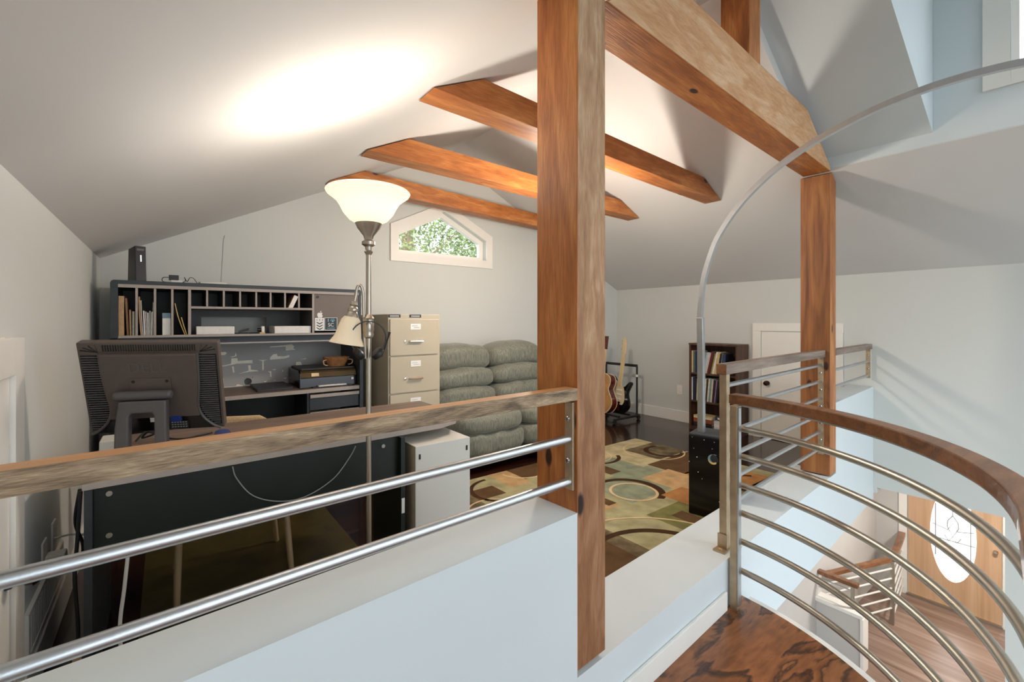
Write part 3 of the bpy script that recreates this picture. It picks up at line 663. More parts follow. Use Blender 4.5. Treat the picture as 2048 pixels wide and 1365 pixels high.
# ------------------------------------------------------------------ front desk and what stands on it
t = thing('desk', 'dark desk behind the low wall with black front panel and brown top', 'desk', (.5, 2.3, ZF))
top = [(-.212, 1.985), (1.10, 2.04), (1.22, 2.09), (1.285, 2.19), (1.30, 2.32), (1.30, 2.68), (-.212, 2.68)]
mb = MB(); mb.prism(top, 'z', -.545, -.515, [0, 1]+[2]*7); mb.m = [2, 0]+[2]*7; build('desktop', mb, ['desk_top', 'desk_black', 'desk_edge'], t)
mb = MB(); mb.box(-.188, 2.03, -.77, .872, 2.048, -.546); build('front_panel', mb, 'desk_black', t)
mb = MB(); mb.box(-.209, 1.995, ZF, -.189, 2.62, -.546); build('side_panel', mb, 'desk_side', t)
mb = MB(); mb.box(.873, 1.995, ZF, .893, 2.36, -.546, {'': 0, '+y': 1}); build('side_panel', mb, ['desk_black', 'chair_frame'], t)
mb = MB(); mb.box(.8755, 1.9935, -.90, .8905, 1.9945, -.83); build('inspection_sticker', mb, 'sticker_white', t)
for x, z in ((-.15, -.58), (-.15, -.72), (.8, -.58)):
    mb = MB(); mb.lathe([(.009, 0), (.009, -.004), (0, -.004)], x, 2.03, z, 10, axis='y'); build('screw_cap', mb, 'steel_dull', t)
# monitor: local x right, y away from the viewer, z up
psi, tlt = .3387, .290
ex = Vector((math.cos(psi), -math.sin(psi), -.007)).normalized(); up = Vector((-math.sin(psi)*math.sin(tlt), -math.cos(psi)*math.sin(tlt), math.cos(tlt))); ey = up.cross(ex).normalized(); up = ex.cross(ey)
tc = Vector((-.0449, 2.0114, -.0754)); MW, MH = .205, .341
MX = Matrix(((ex.x, ey.x, up.x, tc.x), (ex.y, ey.y, up.y, tc.y), (ex.z, ey.z, up.z, tc.z), (0, 0, 0, 1)))
t = thing('monitor', 'black computer monitor seen from behind on its loop stand, maker letters embossed', 'monitor', (-.04, 2.1, -.515))
def mbm(): q = MB(); q.x = MX; return q
mb = mbm(); mb.box(-MW, .0, -MH, MW, .035, 0); build('screen_housing', mb, 'dark_plastic', t, bev=.004)
mb = mbm(); mb.box(-MW+.015, .0355, -MH+.015, MW-.015, .037, -.015); build('screen', mb, 'black_gloss', t)
SC_ = [(.142, -.036), (.140, -.13), (.135, -.19), (.130, -.235), (.136, -.27), (.152, -.30), (.178, -.325), (.198, -.336)]
def xin(z):
    for (a, b), (c, d) in zip(SC_, SC_[1:]):
        if b >= z >= d: return a+(c-a)*(b-z)/(b-d)
    return .142
sc = [p for p in SC_ if p[1] > -.28]
cs = [(-a, b) for a, b in sc]+[(-.136, -.278), (.136, -.278)]+[(a, b) for a, b in sc[::-1]]
mb = mbm(); mb.prism(cs, 'y', -.024, -.0005); build('back_cover', mb, 'dark_plastic', t, bev=.005)
mb = mbm(); mb.prism([(-.136, -.2785), (.136, -.2785)]+[(a, b) for a, b in SC_[5:]]+[(-a, b) for a, b in SC_[5:][::-1]], 'y', -.006, -.0005); build('lower_recess', mb, 'black_gloss', t)
for sg in (-1, 1):
    mb = mbm(); mb.tube(smooth([(sg*a, -.012, b) for a, b in SC_], 3), .005, 6); build('cover_lip', mb, 'grey_plastic', t)
mb = mbm()
for i in range(38):
    x = -.135+.0072*i; mb.box(x, -.0016, -.031, x+.0034, -.0003, -.008)
for sg in (-1, 1):
    for k in range(4):
        a = R(16+22*k); x0, z0 = sg*.148, -.036; mb.add([(x0, -.0016, z0), (x0+sg*.050*math.cos(a), -.0016, z0+.028*math.sin(a)), (x0+sg*.050*math.cos(a), -.0016, z0+.028*math.sin(a)+.0035), (x0, -.0016, z0+.003)], [(0, 1, 2, 3)])
build('top_vents', mb, 'black_gloss', t)['kind'] = 'stuff'
for sg in (-1, 1):
    mb = mbm(); mb.prism([(sg*.142, -.045), (sg*(MW-.007), -.045), (sg*(MW-.007), -.325), (sg*.178, -.322), (sg*.152, -.298), (sg*.136, -.268), (sg*.130, -.235)], 'y', -.0018, -.0004); build('side_recess', mb, 'black_gloss', t)
mb = mbm()
for sg in (-1, 1):
    for i in range(32):
        z = -.052-.0086*i; xi = xin(z)+.003; xo = MW-.010
        if xo-xi > .004: mb.box(sg*xi, -.007, z, sg*xo, -.0019, z+.0040)
build('side_vents', mb, 'grey_plastic', t)['kind'] = 'stuff'
mb = mbm(); text_mesh(mb, 'DELL', .052, Matrix.Translation((-.005, -.0245, -.085)) @ Matrix.Rotation(R(90), 4, 'X'), .0012); build('maker_letters', mb, 'grey_plastic', t)
mb = mbm(); mb.box(-.062, -.0275, -.185, .06, -.0243, -.122); build('mount_plate', mb, 'dark_plastic', t, bev=.001)
for x in (-.05, .048):
    mb = mbm(); mb.lathe([(.0, -.0288), (.005, -.0288), (.005, -.027)], x, 0, -.134, 10, axis='y'); build('screw', mb, 'black_gloss', t)
# loop stand in room coordinates
SM = Matrix.Translation((-.060, 2.022, 0)) @ Matrix.Rotation(-psi, 4, 'Z')
def sm(): q = MB(); q.x = SM; return q
sx0, sx1 = -.075, .075
mb = sm(); mb.tube([(sx0, 0, -.258), (sx1, 0, -.258)], .0165, 16)
mb.lathe([(.0165, 0), (.014, -.008), (0, -.012)], sx0, 0, -.258, 14, axis='x'); mb.lathe([(.0165, 0), (.014, .008), (0, .012)], sx1, 0, -.258, 14, axis='x'); build('hinge', mb, 'grey_plastic', t)
mb = sm()
mb.prism([(-.082, -.506), (-.040, -.506), (-.038, -.33), (-.032, -.318), (.028, -.318), (.034, -.33), (.036, -.506), (.072, -.506), (.070, -.276), (-.068, -.276), (-.079, -.37)], 'y', -.014, .016); build('stand_loop', mb, 'grey_plastic', t, bev=.006)
mb = sm(); mb.box(-.11, -.012, -.5145, .11, .20, -.5065); build('stand_foot', mb, 'grey_plastic', t, bev=.003)
mb = mbm(); mb.box(-.024, -.0075, -.302, -.006, -.0065, -.282); build('barcode_label', mb, 'sticker_white', t)
mb = mbm(); mb.box(.045, -.024, -.298, .075, -.0065, -.272); build('video_plug', mb, 'mouse_blue', t, bev=.002)
mb = mbm(); mb.box(.036, -.0075, -.334, .092, -.0065, -.302)
for i in range(6):
    for j in range(3): mb.box(.040+.0085*i, -.0079, -.3095-.009*j, .0455+.0085*i, -.0076, -.3060-.009*j, 1)
build('port_label', mb, ['black_plastic', 'cable_grey'], t)
mb = MB(); mb.box(-.205, 2.37, -.5145, -.12, 2.50, -.472)
tag(build('power_adapter', mb, 'white_metal', bev=.004), 'small white box on the desk at the left behind the monitor', 'adapter')
mb = MB(); mb.puff((.20, 2.365, -.498), (.03, .05, .0165), 2.5, 6); tag(build('computer_mouse', mb, 'mouse_blue'), 'shiny dark blue computer mouse on the desk right of the monitor', 'mouse')
def cable(label, pts, r, mat, name='cable', n=7):
    mb = MB(); mb.tube(smooth(pts, n), r, 8); return tag(build(name, mb, mat), label, 'cable')
cable('bundle of black monitor cables looping on the desk under the stand', [(-.10, 2.46, -.505), (-.07, 2.48, -.475), (-.04, 2.50, -.49), (-.08, 2.52, -.505), (-.05, 2.47, -.47), (.0, 2.44, -.50), (.06, 2.42, -.5105), (.12, 2.45, -.5105), (.17, 2.48, -.5105)], .004, 'cable_black')
cable('thin grey cable sagging across the black front panel of the desk', [(.20, 1.988, -.548), (.215, 2.005, -.60), (.27, 2.012, -.68), (.36, 2.015, -.725), (.46, 2.015, -.73), (.57, 2.012, -.68), (.64, 2.01, -.60), (.66, 1.99, -.549)], .0022, 'cable_grey')
# office chair (four legs)
t = thing('desk_chair', 'tan fabric chair with beige tube legs pushed under the front desk', 'chair', (.26, 2.6, ZF))
mb = MB(); mb.puff((.265, 2.60, -.80), (.23, .24, .035), 5, 8); build('seat', mb, 'chair_fabric', t)
mb = MB(); bpts = [(.06, -.74), (.47, -.74), (.475, -.60), (.46, -.555), (.42, -.530), (.265, -.518), (.11, -.530), (.07, -.555), (.055, -.60)]
mb.prism(bpts, 'y', 2.862, 2.90); build('backrest', mb, 'chair_fabric', t, bev=.012)
for (x, y, xt, yt) in ((.035, 2.345, .045, 2.38), (.487, 2.385, .455, 2.42), (.50, 2.845, .45, 2.80), (.04, 2.84, .08, 2.80)):
    mb = MB(); mb.tube([(x, y, ZF+.006), (xt, yt, -.815)], [.012, .017], 12); build('leg', mb, 'chair_frame', t)
for x in (.10, .43):
    mb = MB(); mb.tube([(x, 2.78, -.815), (x, 2.875, -.76), (x, 2.885, -.70)], .011, 10); build('back_support', mb, 'chair_frame', t)
mb = MB(); mb.box(-.085, 2.02, ZF, .845, 3.19, ZF+.004); tag(build('chair_mat', mb, 'mat_olive'), 'glossy olive chair mat on the dark floor under the desk chair', 'mat')
# pale cabinet beside the desk
t = thing('filing_cabinet', 'small pale cabinet seen from its blank back beside the front desk', 'cabinet', (1.08, 2.2, ZF))
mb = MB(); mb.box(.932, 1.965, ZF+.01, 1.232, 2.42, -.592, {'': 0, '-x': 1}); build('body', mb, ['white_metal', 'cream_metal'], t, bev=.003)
for x in (.953, 1.212):
    mb = MB(); mb.box(x-.0045, 1.962, -.655, x+.0045, 1.9645, -.63); build('slot', mb, 'black_gloss', t, bev=.002)

# ------------------------------------------------------------------ hutch desk at the back wall
t = thing('hutch_desk', 'charcoal desk along the back wall carrying the pigeonhole hutch', 'desk', (.5, 3.85, ZF))
mb = MB(); mb.box(-.262, 3.62, -.543, 1.231, 4.10, -.515, {'': 0, '+z': 1, '-y': 2}); build('desktop', mb, ['desk_charcoal', 'desk_top', 'desk_edge'], t)
mb = MB(); mb.box(1.232, 3.61, ZF, 1.258, 4.12, -.108); build('side_panel', mb, 'desk_side', t)
mb = MB(); mb.box(-.267, 3.61, ZF, -.263, 4.12, -.108); build('side_panel', mb, 'desk_side', t)
mb = MB(); hx, hz = .515, -.479
ng = 20; hole = [(hx+.027*math.cos(2*math.pi*i/ng), hz+.027*math.sin(2*math.pi*i/ng)) for i in range(ng)]
x0, x1, z0, z1 = -.262, 1.231, -.514, -.108
sq8 = []
for i in range(ng):
    c, s = math.cos(2*math.pi*i/ng), math.sin(2*math.pi*i/ng); kk = .034/max(abs(c), abs(s)); sq8.append((hx+c*kk, hz+s*kk))
for yy in (4.10, 4.115):
    mb.add([(p[0], yy, p[1]) for p in hole]+[(p[0], yy, p[1]) for p in sq8], [(i, (i+1) % ng, ng+(i+1) % ng, ng+i) for i in range(ng)])
mb.box(x0, 4.10, z0, hx-.034, 4.115, z1); mb.box(hx+.034, 4.10, z0, x1, 4.115, z1); mb.box(hx-.034, 4.10, hz+.034, hx+.034, 4.115, z1)
build('back_panel', mb, 'panel_grey', t)
mb = MB(); 
PEEL = [[(0.333,-0.347),(0.402,-0.332),(0.404,-0.291),(0.444,-0.291),(0.446,-0.313),(0.545,-0.311),(0.548,-0.336),(0.444,-0.334),(0.402,-0.342),(0.333,-0.352)],[(0.408,-0.354),(0.419,-0.352),(0.425,-0.399),(0.415,-0.403)],[(0.517,-0.351),(0.535,-0.352),(0.535,-0.386),(0.58,-0.394),(0.589,-0.402),(0.52,-0.403),(0.444,-0.414),(0.503,-0.399),(0.52,-0.39)],[(0.589,-0.313),(0.655,-0.314),(0.626,-0.322),(0.626,-0.397),(0.615,-0.394),(0.615,-0.324)],[(0.394,-0.279),(0.427,-0.273),(0.433,-0.244),(0.439,-0.274),(0.415,-0.282)],[(0.325,-0.24),(0.366,-0.239),(0.374,-0.249),(0.362,-0.263),(0.325,-0.261)],[(0.347,-0.507),(0.431,-0.508),(0.444,-0.494),(0.481,-0.505),(0.481,-0.512),(0.349,-0.512)],[(0.343,-0.431),(0.353,-0.441),(0.355,-0.508),(0.345,-0.507)],[(0.655,-0.407),(0.68,-0.409),(0.68,-0.456),(0.673,-0.451),(0.671,-0.42)],[(0.624,-0.485),(0.651,-0.484),(0.637,-0.496)],[(0.691,-0.482),(0.714,-0.482),(0.709,-0.487)],[(0.682,-0.396),(0.714,-0.393),(0.705,-0.403)],[(0.671,-0.209),(0.785,-0.2),(0.832,-0.194),(0.851,-0.215),(0.842,-0.23),(0.861,-0.241),(0.788,-0.246),(0.785,-0.213),(0.671,-0.216)],[(0.671,-0.297),(0.693,-0.273),(0.721,-0.269),(0.725,-0.289),(0.776,-0.292),(0.814,-0.283),(0.814,-0.299),(0.785,-0.31),(0.671,-0.315)],[(0.866,-0.345),(0.9,-0.342),(0.914,-0.38),(0.939,-0.386),(0.885,-0.386),(0.863,-0.371)],[(0.895,-0.324),(0.948,-0.313),(0.939,-0.323)],[(0.758,-0.416),(0.764,-0.401),(0.769,-0.417)],[(0.762,-0.473),(0.79,-0.47),(0.79,-0.477)]]
for p in PEEL: mb.add([(a, 4.0985, b) for a, b in p], [tuple(range(len(p)))])
o = build('peeled_patches', mb, 'peel', t); o['kind'] = 'stuff'; o['label'] = 'cream patches of peeled paint'
mb = MB(); mb.box(.845, 3.64, ZF, .86, 4.09, -.5435); build('pedestal_side', mb, 'desk_side', t)
for k, (za, zb2) in enumerate(((-.558, -.675), (-.69, -.80), (-.815, -1.2))):
    mb = MB(); mb.box(.862, 3.632, zb2, 1.230, 3.65, za); d = build('drawer', mb, 'desk_side', t)
    mb = MB(); mb.box(.862, 3.618, za-.026, 1.230, 3.6315, za-.001); build('drawer_pull', mb, 'desk_edge', d, bev=.003)
mb = MB(); mb.box(-.262, 4.05, ZF+.1, .844, 4.065, -.5435); build('modesty_panel', mb, 'desk_black', t)

t = thing('desk_hutch', 'charcoal pigeonhole hutch with cubbies standing on the back wall desk', 'hutch', (.5, 3.9, -.108))
YF, YK = 3.66, 4.06
mb = MB(); mb.prism([(-.267, .205), (1.258, .205), (1.258, .235), (1.248, .25), (-.25, .25), (-.262, .244), (-.267, .23)], 'y', YF-.005, 4.12); build('top_board', mb, 'desk_side', t)
mb = MB(); mb.box(-.23, YF-.0075, .205, 1.236, YF-.0055, .225); build('top_edging', mb, 'desk_edge', t)
for a, b in ((-.267, -.231), (1.236, 1.258)):
    mb = MB(); mb.box(a, YF, -.107, b, 4.12, .2045); build('side_panel', mb, 'desk_side', t)
def board(nm_, x0, z0, x1, z1, y0=YF, y1=YK):
    mb = MB(); mb.box(x0, y0+.002, z0, x1, y1, z1); mb.box(x0, y0, z0, x1, y0+.0015, z1, 1); build(nm_, mb, ['desk_charcoal', 'desk_edge'], t)
board('shelf', -.23, -.107, 1.2355, -.092)
board('shelf', .1345, .081, .885, .096)
for x in (-.143, -.053, .035): board('divider', x-.006, -.0915, x+.006, .2045)
board('divider', .118, -.0915, .134, .2045); board('divider', .8855, -.0915, .901, .2045)
for x in (.222, .317, .413, .512, .603, .698, .793): board('divider', x-.0055, .0965, x+.0055, .2045)
mb = MB(); y0 = YK+.0005
mb.box(-.23, y0, -.0915, .21, y0+.012, .2045); mb.box(.64, y0, -.0915, 1.2355, y0+.012, .2045); mb.box(.21, y0, .03, .64, y0+.012, .2045); build('hutch_back', mb, 'desk_charcoal', t)
mb = MB(); mb.box(-.23, YF+.05, -.150, 1.231, YF+.062, -.1075); build('valance', mb, 'desk_side', t)
mb = MB(); mb.box(-.23, YF+.035, -.160, 1.231, YF+.062, -.1505); build('valance_lip', mb, 'panel_grey', t)
mb = MB(); mb.box(.903, YF+.002, -.077, 1.2345, YF+.016, .2035); dd = build('door', mb, 'hutch_door', t)
mb = MB(); mb.lathe([(.010, 0), (.010, -.004), (0, -.004)], .925, YF+.002, .182, 14, axis='y'); build('door_knob', mb, 'black_plastic', dd)
def sticker_poly(mb, pts, m=0, y=YF+.0012): mb.add([(a, y, b) for a, b in pts], [tuple(range(len(pts)))], m)
mb = MB(); ax0, az0, s = .9425, .045, .0235
ap = [(0, -.78), (.18, -.95), (.45, -1.0), (.75, -.55), (.85, -.25), (.62, 0), (.62, .35), (.80, .58), (.55, .74), (.25, .72), (0, .62), (-.3, .74), (-.6, .66), (-.85, .3), (-.85, -.2), (-.65, -.75), (-.4, -1.0), (-.2, -.95)]
sticker_poly(mb, [(ax0+a*s, az0+b*s) for a, b in ap]); sticker_poly(mb, [(ax0+a*s, az0+b*s) for a, b in ((.02, .8), (.1, 1.15), (.4, 1.4), (.38, 1.05), (.2, .85))])
o = build('fruit_sticker', mb, 'sticker_white', dd)
mb = MB(); sticker_poly(mb, [(.906, -.076), (.973, -.076), (.973, .022), (.906, .022)])
for i in range(3):
    zc = -.012-.021*i
    sticker_poly(mb, [(.918, zc+.004), (.94, zc-.008), (.962, zc+.004), (.962, zc-.003), (.94, zc-.016), (.918, zc-.003)], 1, YF+.0008)
for xx in (.92, .94, .96): sticker_poly(mb, [(xx-.002, .012), (xx+.002, .012), (xx+.002, .0), (xx-.002, .0)], 1, YF+.0008)
build('arrow_sticker', mb, ['sticker_white', 'ink'], dd)
mb = MB(); sticker_poly(mb, [(.976, -.076), (1.071, -.076), (1.071, .025), (.976, .025)]); sticker_poly(mb, [(.979, -.070), (1.068, -.070), (1.068, .022), (.979, .022)], 1, YF+.0008)
for a, b, r in ((1.036, -.002, .009), (1.022, .004, .004), (1.030, .012, .004), (1.042, .012, .004), (1.050, .004, .004)):
    sticker_poly(mb, [(a+r*math.cos(k*.6283), b+r*.9*math.sin(k*.6283)) for k in range(10)], 2, YF+.0005)
rx = Matrix.Rotation(R(90), 4, 'X')
text_mesh(mb, 'I', .034, Matrix.Translation((1.003, YF+.0004, .003)) @ rx, .0001, 0); text_mesh(mb, 'SC', .038, Matrix.Translation((1.023, YF+.0004, -.033)) @ rx, .0001, 0)
sticker_poly(mb, [(.995, -.060), (1.052, -.060), (1.052, -.056), (.995, -.056)], 2, YF+.0005)
build('paw_sticker', mb, ['sticker_white', 'sticker_dark', 'sticker_blue'], dd)

# papers and boxes in the hutch
ZS = -.0918
def sheet(name, label, cat, x, wd, h, mat, lean=0, y0=3.68, dep=.24, z0=ZS, grp=None, curve=0):
    mb = MB(); P = []
    n = 6
    for i in range(n+1):
        f = i/n; P.append((x+lean*h*(f)+curve*math.sin(f*math.pi)*h, z0+h*f))
    prof = [(a, b) for a, b in P]+[(a+wd, b) for a, b in P[::-1]]
    mb.prism(prof, 'y', y0, y0+dep); return tag(build(name, mb, mat), label, cat, grp)
sheet('folder_stack', 'thick tan folder stack at the left end of the hutch', 'folder', -.229, .026, .245, 'paper_tan', .0, curve=-.004)
sheet('folder', 'orange folder leaning beside the thick tan folder stack', 'folder', -.190, .010, .232, 'kraft', -.04, curve=.0)
sheet('folder', 'low pinkish folder beside the orange folder in the first cubby', 'folder', -.176, .008, .16, 'paper_tan', -.02)
sheet('booklet', 'short white booklet right in the first cubby of the hutch', 'booklet', -.164, .010, .15, 'paper_grey', .0)
sheet('folder', 'tall pink tan folder at the left of the second cubby', 'folder', -.124, .007, .243, 'paper_tan', -.045, curve=-.01)
sheet('folder', 'cream folder leaning on the tall pink tan folder in the second cubby', 'folder', -.115, .005, .22, 'paper_grey', -.05, curve=-.008)
for i in range(5):
    sheet('booklet', ['first', 'second', 'third', 'fourth', 'fifth'][i]+' grey paper booklet from the left in the second cubby', 'booklet', -.108+.0085*i, .0065, .155-.006*(i % 3), 'paper_grey' if i % 2 else 'paper', -.03+.012*i, grp='booklets in the second cubby')
sheet('folder', 'tall pale folder at the right of the second cubby', 'folder', -.0655, .005, .21, 'paper_grey', .005)
t = thing('product_box', 'small white box with a blue top in the third hutch cubby', 'box', (.005, 3.8, ZS))
mb = MB(); mb.box(-.016, 3.675, ZS, .027, 3.86, ZS+.108); build('body', mb, 'paper', t)
mb = MB(); mb.box(-.0162, 3.6745, ZS+.1085, .0272, 3.8605, ZS+.142); build('lid', mb, 'blue_card', t)
sheet('envelope', 'tall yellow envelope leaning in the fourth hutch cubby', 'envelope', .100, .005, .205, 'paper_yellow', -.26, curve=-.03)
sheet('envelope', 'shorter yellow envelope leaning right of the tall yellow envelope', 'envelope', .1085, .006, .115, 'paper_yellow', -.25, curve=-.01)
mb = MB(); mb.box(.163, 3.675, ZS, .381, 3.90, ZS+.053); tag(build('letter_tray', mb, 'paper', bev=.002), 'long white flat box at the left of the hutch middle shelf', 'box')
t = thing('stapler', 'black hole punch lying open on the hutch middle shelf', 'stapler', (.45, 3.75, ZS))
mb = MB(); mb.box(.41, 3.71, ZS, .475, 3.75, ZS+.008); build('base', mb, 'black_plastic', t, bev=.002)
mb = MB(); mb.hexa([(.412, 3.712, ZS+.0085), (.47, 3.715, ZS+.025), (.47, 3.745, ZS+.025), (.412, 3.748, ZS+.0085)], [(.412, 3.712, ZS+.02), (.475, 3.715, ZS+.04), (.475, 3.745, ZS+.04), (.412, 3.748, ZS+.02)]); build('arm', mb, 'black_gloss', t, bev=.002)
t = thing('label_clip', 'small white tape holder on the hutch shelf between punch and paper box', 'tape holder', (.56, 3.75, ZS))
mb = MB(); mb.box(.54, 3.70, ZS, .575, 3.76, ZS+.009); build('base', mb, 'paper_yellow', t)
mb = MB(); mb.box(.552, 3.705, ZS+.0095, .572, 3.74, ZS+.052); build('body', mb, 'paper', t, bev=.004)
mb = MB(); mb.lathe([(.0, -.012), (.013, -.012), (.013, .012), (0, .012)], .54, 3.73, ZS+.025, 14, axis='x'); build('roll', mb, 'black_gloss', t)
mb = MB(); mb.box(.632, 3.675, ZS, .88, 3.90, ZS+.052); tag(build('paper_box', mb, 'paper', bev=.002), 'white ream of paper at the right of the hutch middle shelf', 'box')
t = thing('notepad', 'white notepad leaning in a top cubby near the hutch door', 'notepad', (.76, 3.75, .0965))
mb = MB(); mb.x = Matrix.Translation((.722, 3.664, .098)) @ Matrix.Rotation(R(24), 4, 'Y'); mb.box(0, 0, 0, .028, .16, .102); build('pages', mb, 'paper', t)
mb = MB(); mb.x = Matrix.Translation((.722, 3.664, .098)) @ Matrix.Rotation(R(24), 4, 'Y'); mb.box(-.003, 0, 0, -.0004, .16, .102); build('cover', mb, 'kraft', t)
# on top of the hutch
t = thing('modem', 'tall black modem with white status lights on the hutch top', 'modem', (-.12, 3.8, .2502))
MDX = Matrix.Translation((-.122, 3.70, 0)) @ Matrix.Rotation(R(14), 4, 'Z') @ Matrix.Translation((.122, -3.70, 0))
mb = MB(); mb.x = MDX; mb.prism([(3.70, .2502), (3.90, .2502), (3.88, .468), (3.72, .474)], 'x', -.150, -.094); build('case', mb, 'black_plastic', t, bev=.004)
for i in range(5):
    mb = MB(); mb.x = MDX; mb.box(-.1235, 3.7+.0893*(.162-.0085*i)-.0014, .410-.0085*i, -.118, 3.7+.0893*(.162-.0085*i)+.001, .4155-.0085*i); build('status_light', mb, 'led', t)
mb = MB(); mb.x = MDX; mb.box(-.140, 3.7165, .445, -.105, 3.7195, .458); build('badge', mb, 'grey_plastic', t)
t = thing('power_adapter', 'small black power adapter plugged in on the hutch top', 'adapter', (.04, 3.75, .2502))
mb = MB(); mb.box(.017, 3.71, .268, .070, 3.75, .300); build('body', mb, 'black_plastic', t, bev=.003)
mb = MB(); mb.box(.03, 3.715, .2502, .09, 3.745, .2675); build('socket_strip', mb, 'paper', t)
t = thing('router', 'flat white router with a thin upright antenna on the hutch top', 'router', (.26, 3.78, .2502))
mb = MB(); mb.puff((.262, 3.79, .2592), (.083, .07, .009), 6, 5); build('body', mb, 'white_metal', t)
mb = MB(); mb.tube([(.307, 3.74, .268), (.322, 3.76, .56), (.330, 3.765, .60)], .0028, 8); build('antenna', mb, 'cable_grey', t)
cable('black wires coiled on the hutch top beside the white router', [(.016, 3.73, .285), (-.01, 3.73, .283), (-.018, 3.73, .266), (.0, 3.725, .2535), (.09, 3.72, .256), (.105, 3.72, .27), (.10, 3.73, .29), (.115, 3.73, .262), (.13, 3.735, .288), (.15, 3.74, .286), (.17, 3.74, .255)], .0022, 'cable_black')
# on the desk
mb = MB(); mb.box(.525, 3.70, -.5145, .76, 4.06, -.494); mb.box(.527, 3.699, -.5055, .758, 3.7005, -.5035, 1); tag(build('laptop', mb, ['black_plastic', 'desk_edge'], bev=.003), 'closed black laptop lying on the back desk left of the printer', 'laptop')
t = thing('printer', 'black all in one printer with a bronze control strip on the back desk', 'printer', (1.02, 3.85, -.515))
mb = MB(); mb.prism([(3.68, -.5145), (4.06, -.5145), (4.06, -.382), (3.72, -.382), (3.69, -.40)], 'x', .800, 1.230); build('case', mb, 'black_gloss', t, bev=.006)
mb = MB(); mb.box(.815, 3.70, -.3815, 1.22, 4.04, -.366); build('scanner_lid', mb, 'black_plastic', t, bev=.005)
mb = MB(); mb.prism([(3.684, -.440), (3.678, -.434), (3.690, -.398), (3.7135, -.380), (3.718, -.3815), (3.694, -.402)], 'x', .812, 1.225); build('control_strip', mb, 'bronze_gloss', t)
mb = MB(); mb.hexa([(.885, 3.6775, -.426), (.94, 3.6775, -.426), (.94, 3.680, -.426), (.885, 3.680, -.426)], [(.885, 3.685, -.402), (.94, 3.685, -.402), (.94, 3.688, -.402), (.885, 3.688, -.402)]); build('display', mb, 'maple', t)
mb = MB(); mb.box(.89, 3.645, -.5135, 1.18, 3.68, -.505); build('paper_tray', mb, 'black_plastic', t)
mb = MB(); mb.box(.93, 3.648, -.5045, 1.14, 3.70, -.497); build('paper_sheets', mb, 'paper', t)
mb = MB(); mb.box(1.185, 3.677, -.47, 1.203, 3.6795, -.452); build('badge', mb, 'sticker_white', t)
t = thing('basket', 'small brown wicker basket of odds and ends on top of the printer', 'basket', (1.1, 3.79, -.3655))
for k in range(11):
    z = -.362+.0066*k; r = .0635+.0036*k
    mb = MB(); mb.tube([(1.1+r*math.cos(a*.2618), 3.79+r*.8*math.sin(a*.2618), z+.0012*(-1)**a) for a in range(24)], .0042, 6, closed=True); build('weave', mb, 'wicker', t)
mb = MB(); mb.lathe([(0, 0), (.056, 0), (.090, .068), (.087, .069), (.053, .004), (0, .004)], 1.1, 3.79, -.365, 20); mb.v = [Vector((v.x, 3.79+(v.y-3.79)*.8, v.z)) for v in mb.v]; build('basket_body', mb, 'kraft', t)
for sg in (-1, 1):
    mb = MB(); mb.tube(smooth([(1.1+sg*.085, 3.75, -.312), (1.1+sg*.112, 3.74, -.318), (1.1+sg*.108, 3.735, -.345), (1.1+sg*.08, 3.74, -.355)], 4), .004, 6); build('handle', mb, 'paper_tan', t)
for (x, y, r, mt, lb) in ((1.06, 3.775, .012, 'sticker_white', 'small white knick-knack in the wicker basket'), (1.10, 3.77, .016, 'mouse_blue', 'small dark blue knick-knack in the wicker basket'), (1.135, 3.78, .014, 'maple', 'small tan knick-knack in the wicker basket')):
    mb = MB(); mb.puff((x, y, -.312), (r, r, r*.9), 3, 4); tag(build('trinket', mb, mt), lb, 'trinket')

# ------------------------------------------------------------------ tall filing cabinet
t = thing('filing_cabinet', 'tall four drawer beige filing cabinet between the hutch and the sofa', 'cabinet', (1.608, 3.75, ZF))
CX0, CX1, CY, CT = 1.381, 1.835, 3.40, .052
mb = MB(); mb.box(CX0, CY+.004, ZF+.01, CX1, 4.07, CT); build('body', mb, 'cream_metal', t, bev=.004)
for k in range(4):
    zt_ = .012-.2985*k; zb_ = zt_-.2875
    mb = MB(); mb.box(CX0+.013, CY-.010, max(zb_, ZF+.03), CX1-.018, CY+.0035, zt_); d = build('drawer', mb, 'cream_metal', t, bev=.003)
    mb = MB(); mb.tube([(1.553, CY-.011, zt_-.178), (1.556, CY-.028, zt_-.178), (1.664, CY-.028, zt_-.178), (1.667, CY-.011, zt_-.178)], .0075, 8); build('handle', mb, 'chrome', d)
    mb = MB(); mb.lathe([(.009, 0), (.009, -.006), (0, -.007)], 1.518, CY-.010, zt_-.176, 12, axis='y'); build('lock', mb, 'chrome', d)
    mb = MB(); mb.box(1.563, CY-.013, zt_-.083, 1.653, CY-.0105, zt_-.036)
    for (a, b) in ((.575, -.052), (.590, -.066)): mb.box(1+a, CY-.0136, zt_+b-.0025, 1+a+.05, CY-.0131, zt_+b, 1)
    build('name_card', mb, ['sticker_white', 'ink' if k < 1 else 'cable_grey'], d)
for a in (1.384, 1.562):
    mb = MB(); mb.box(a, CY+.0005, .026, a+.1, CY+.0035, .050)
    for zz in (.041, .033): mb.box(a+.012, CY-.0002, zz-.002, a+.088, CY+.0004, zz+.001, 1)
    build('nameplate', mb, ['ink', 'sticker_white'], t)

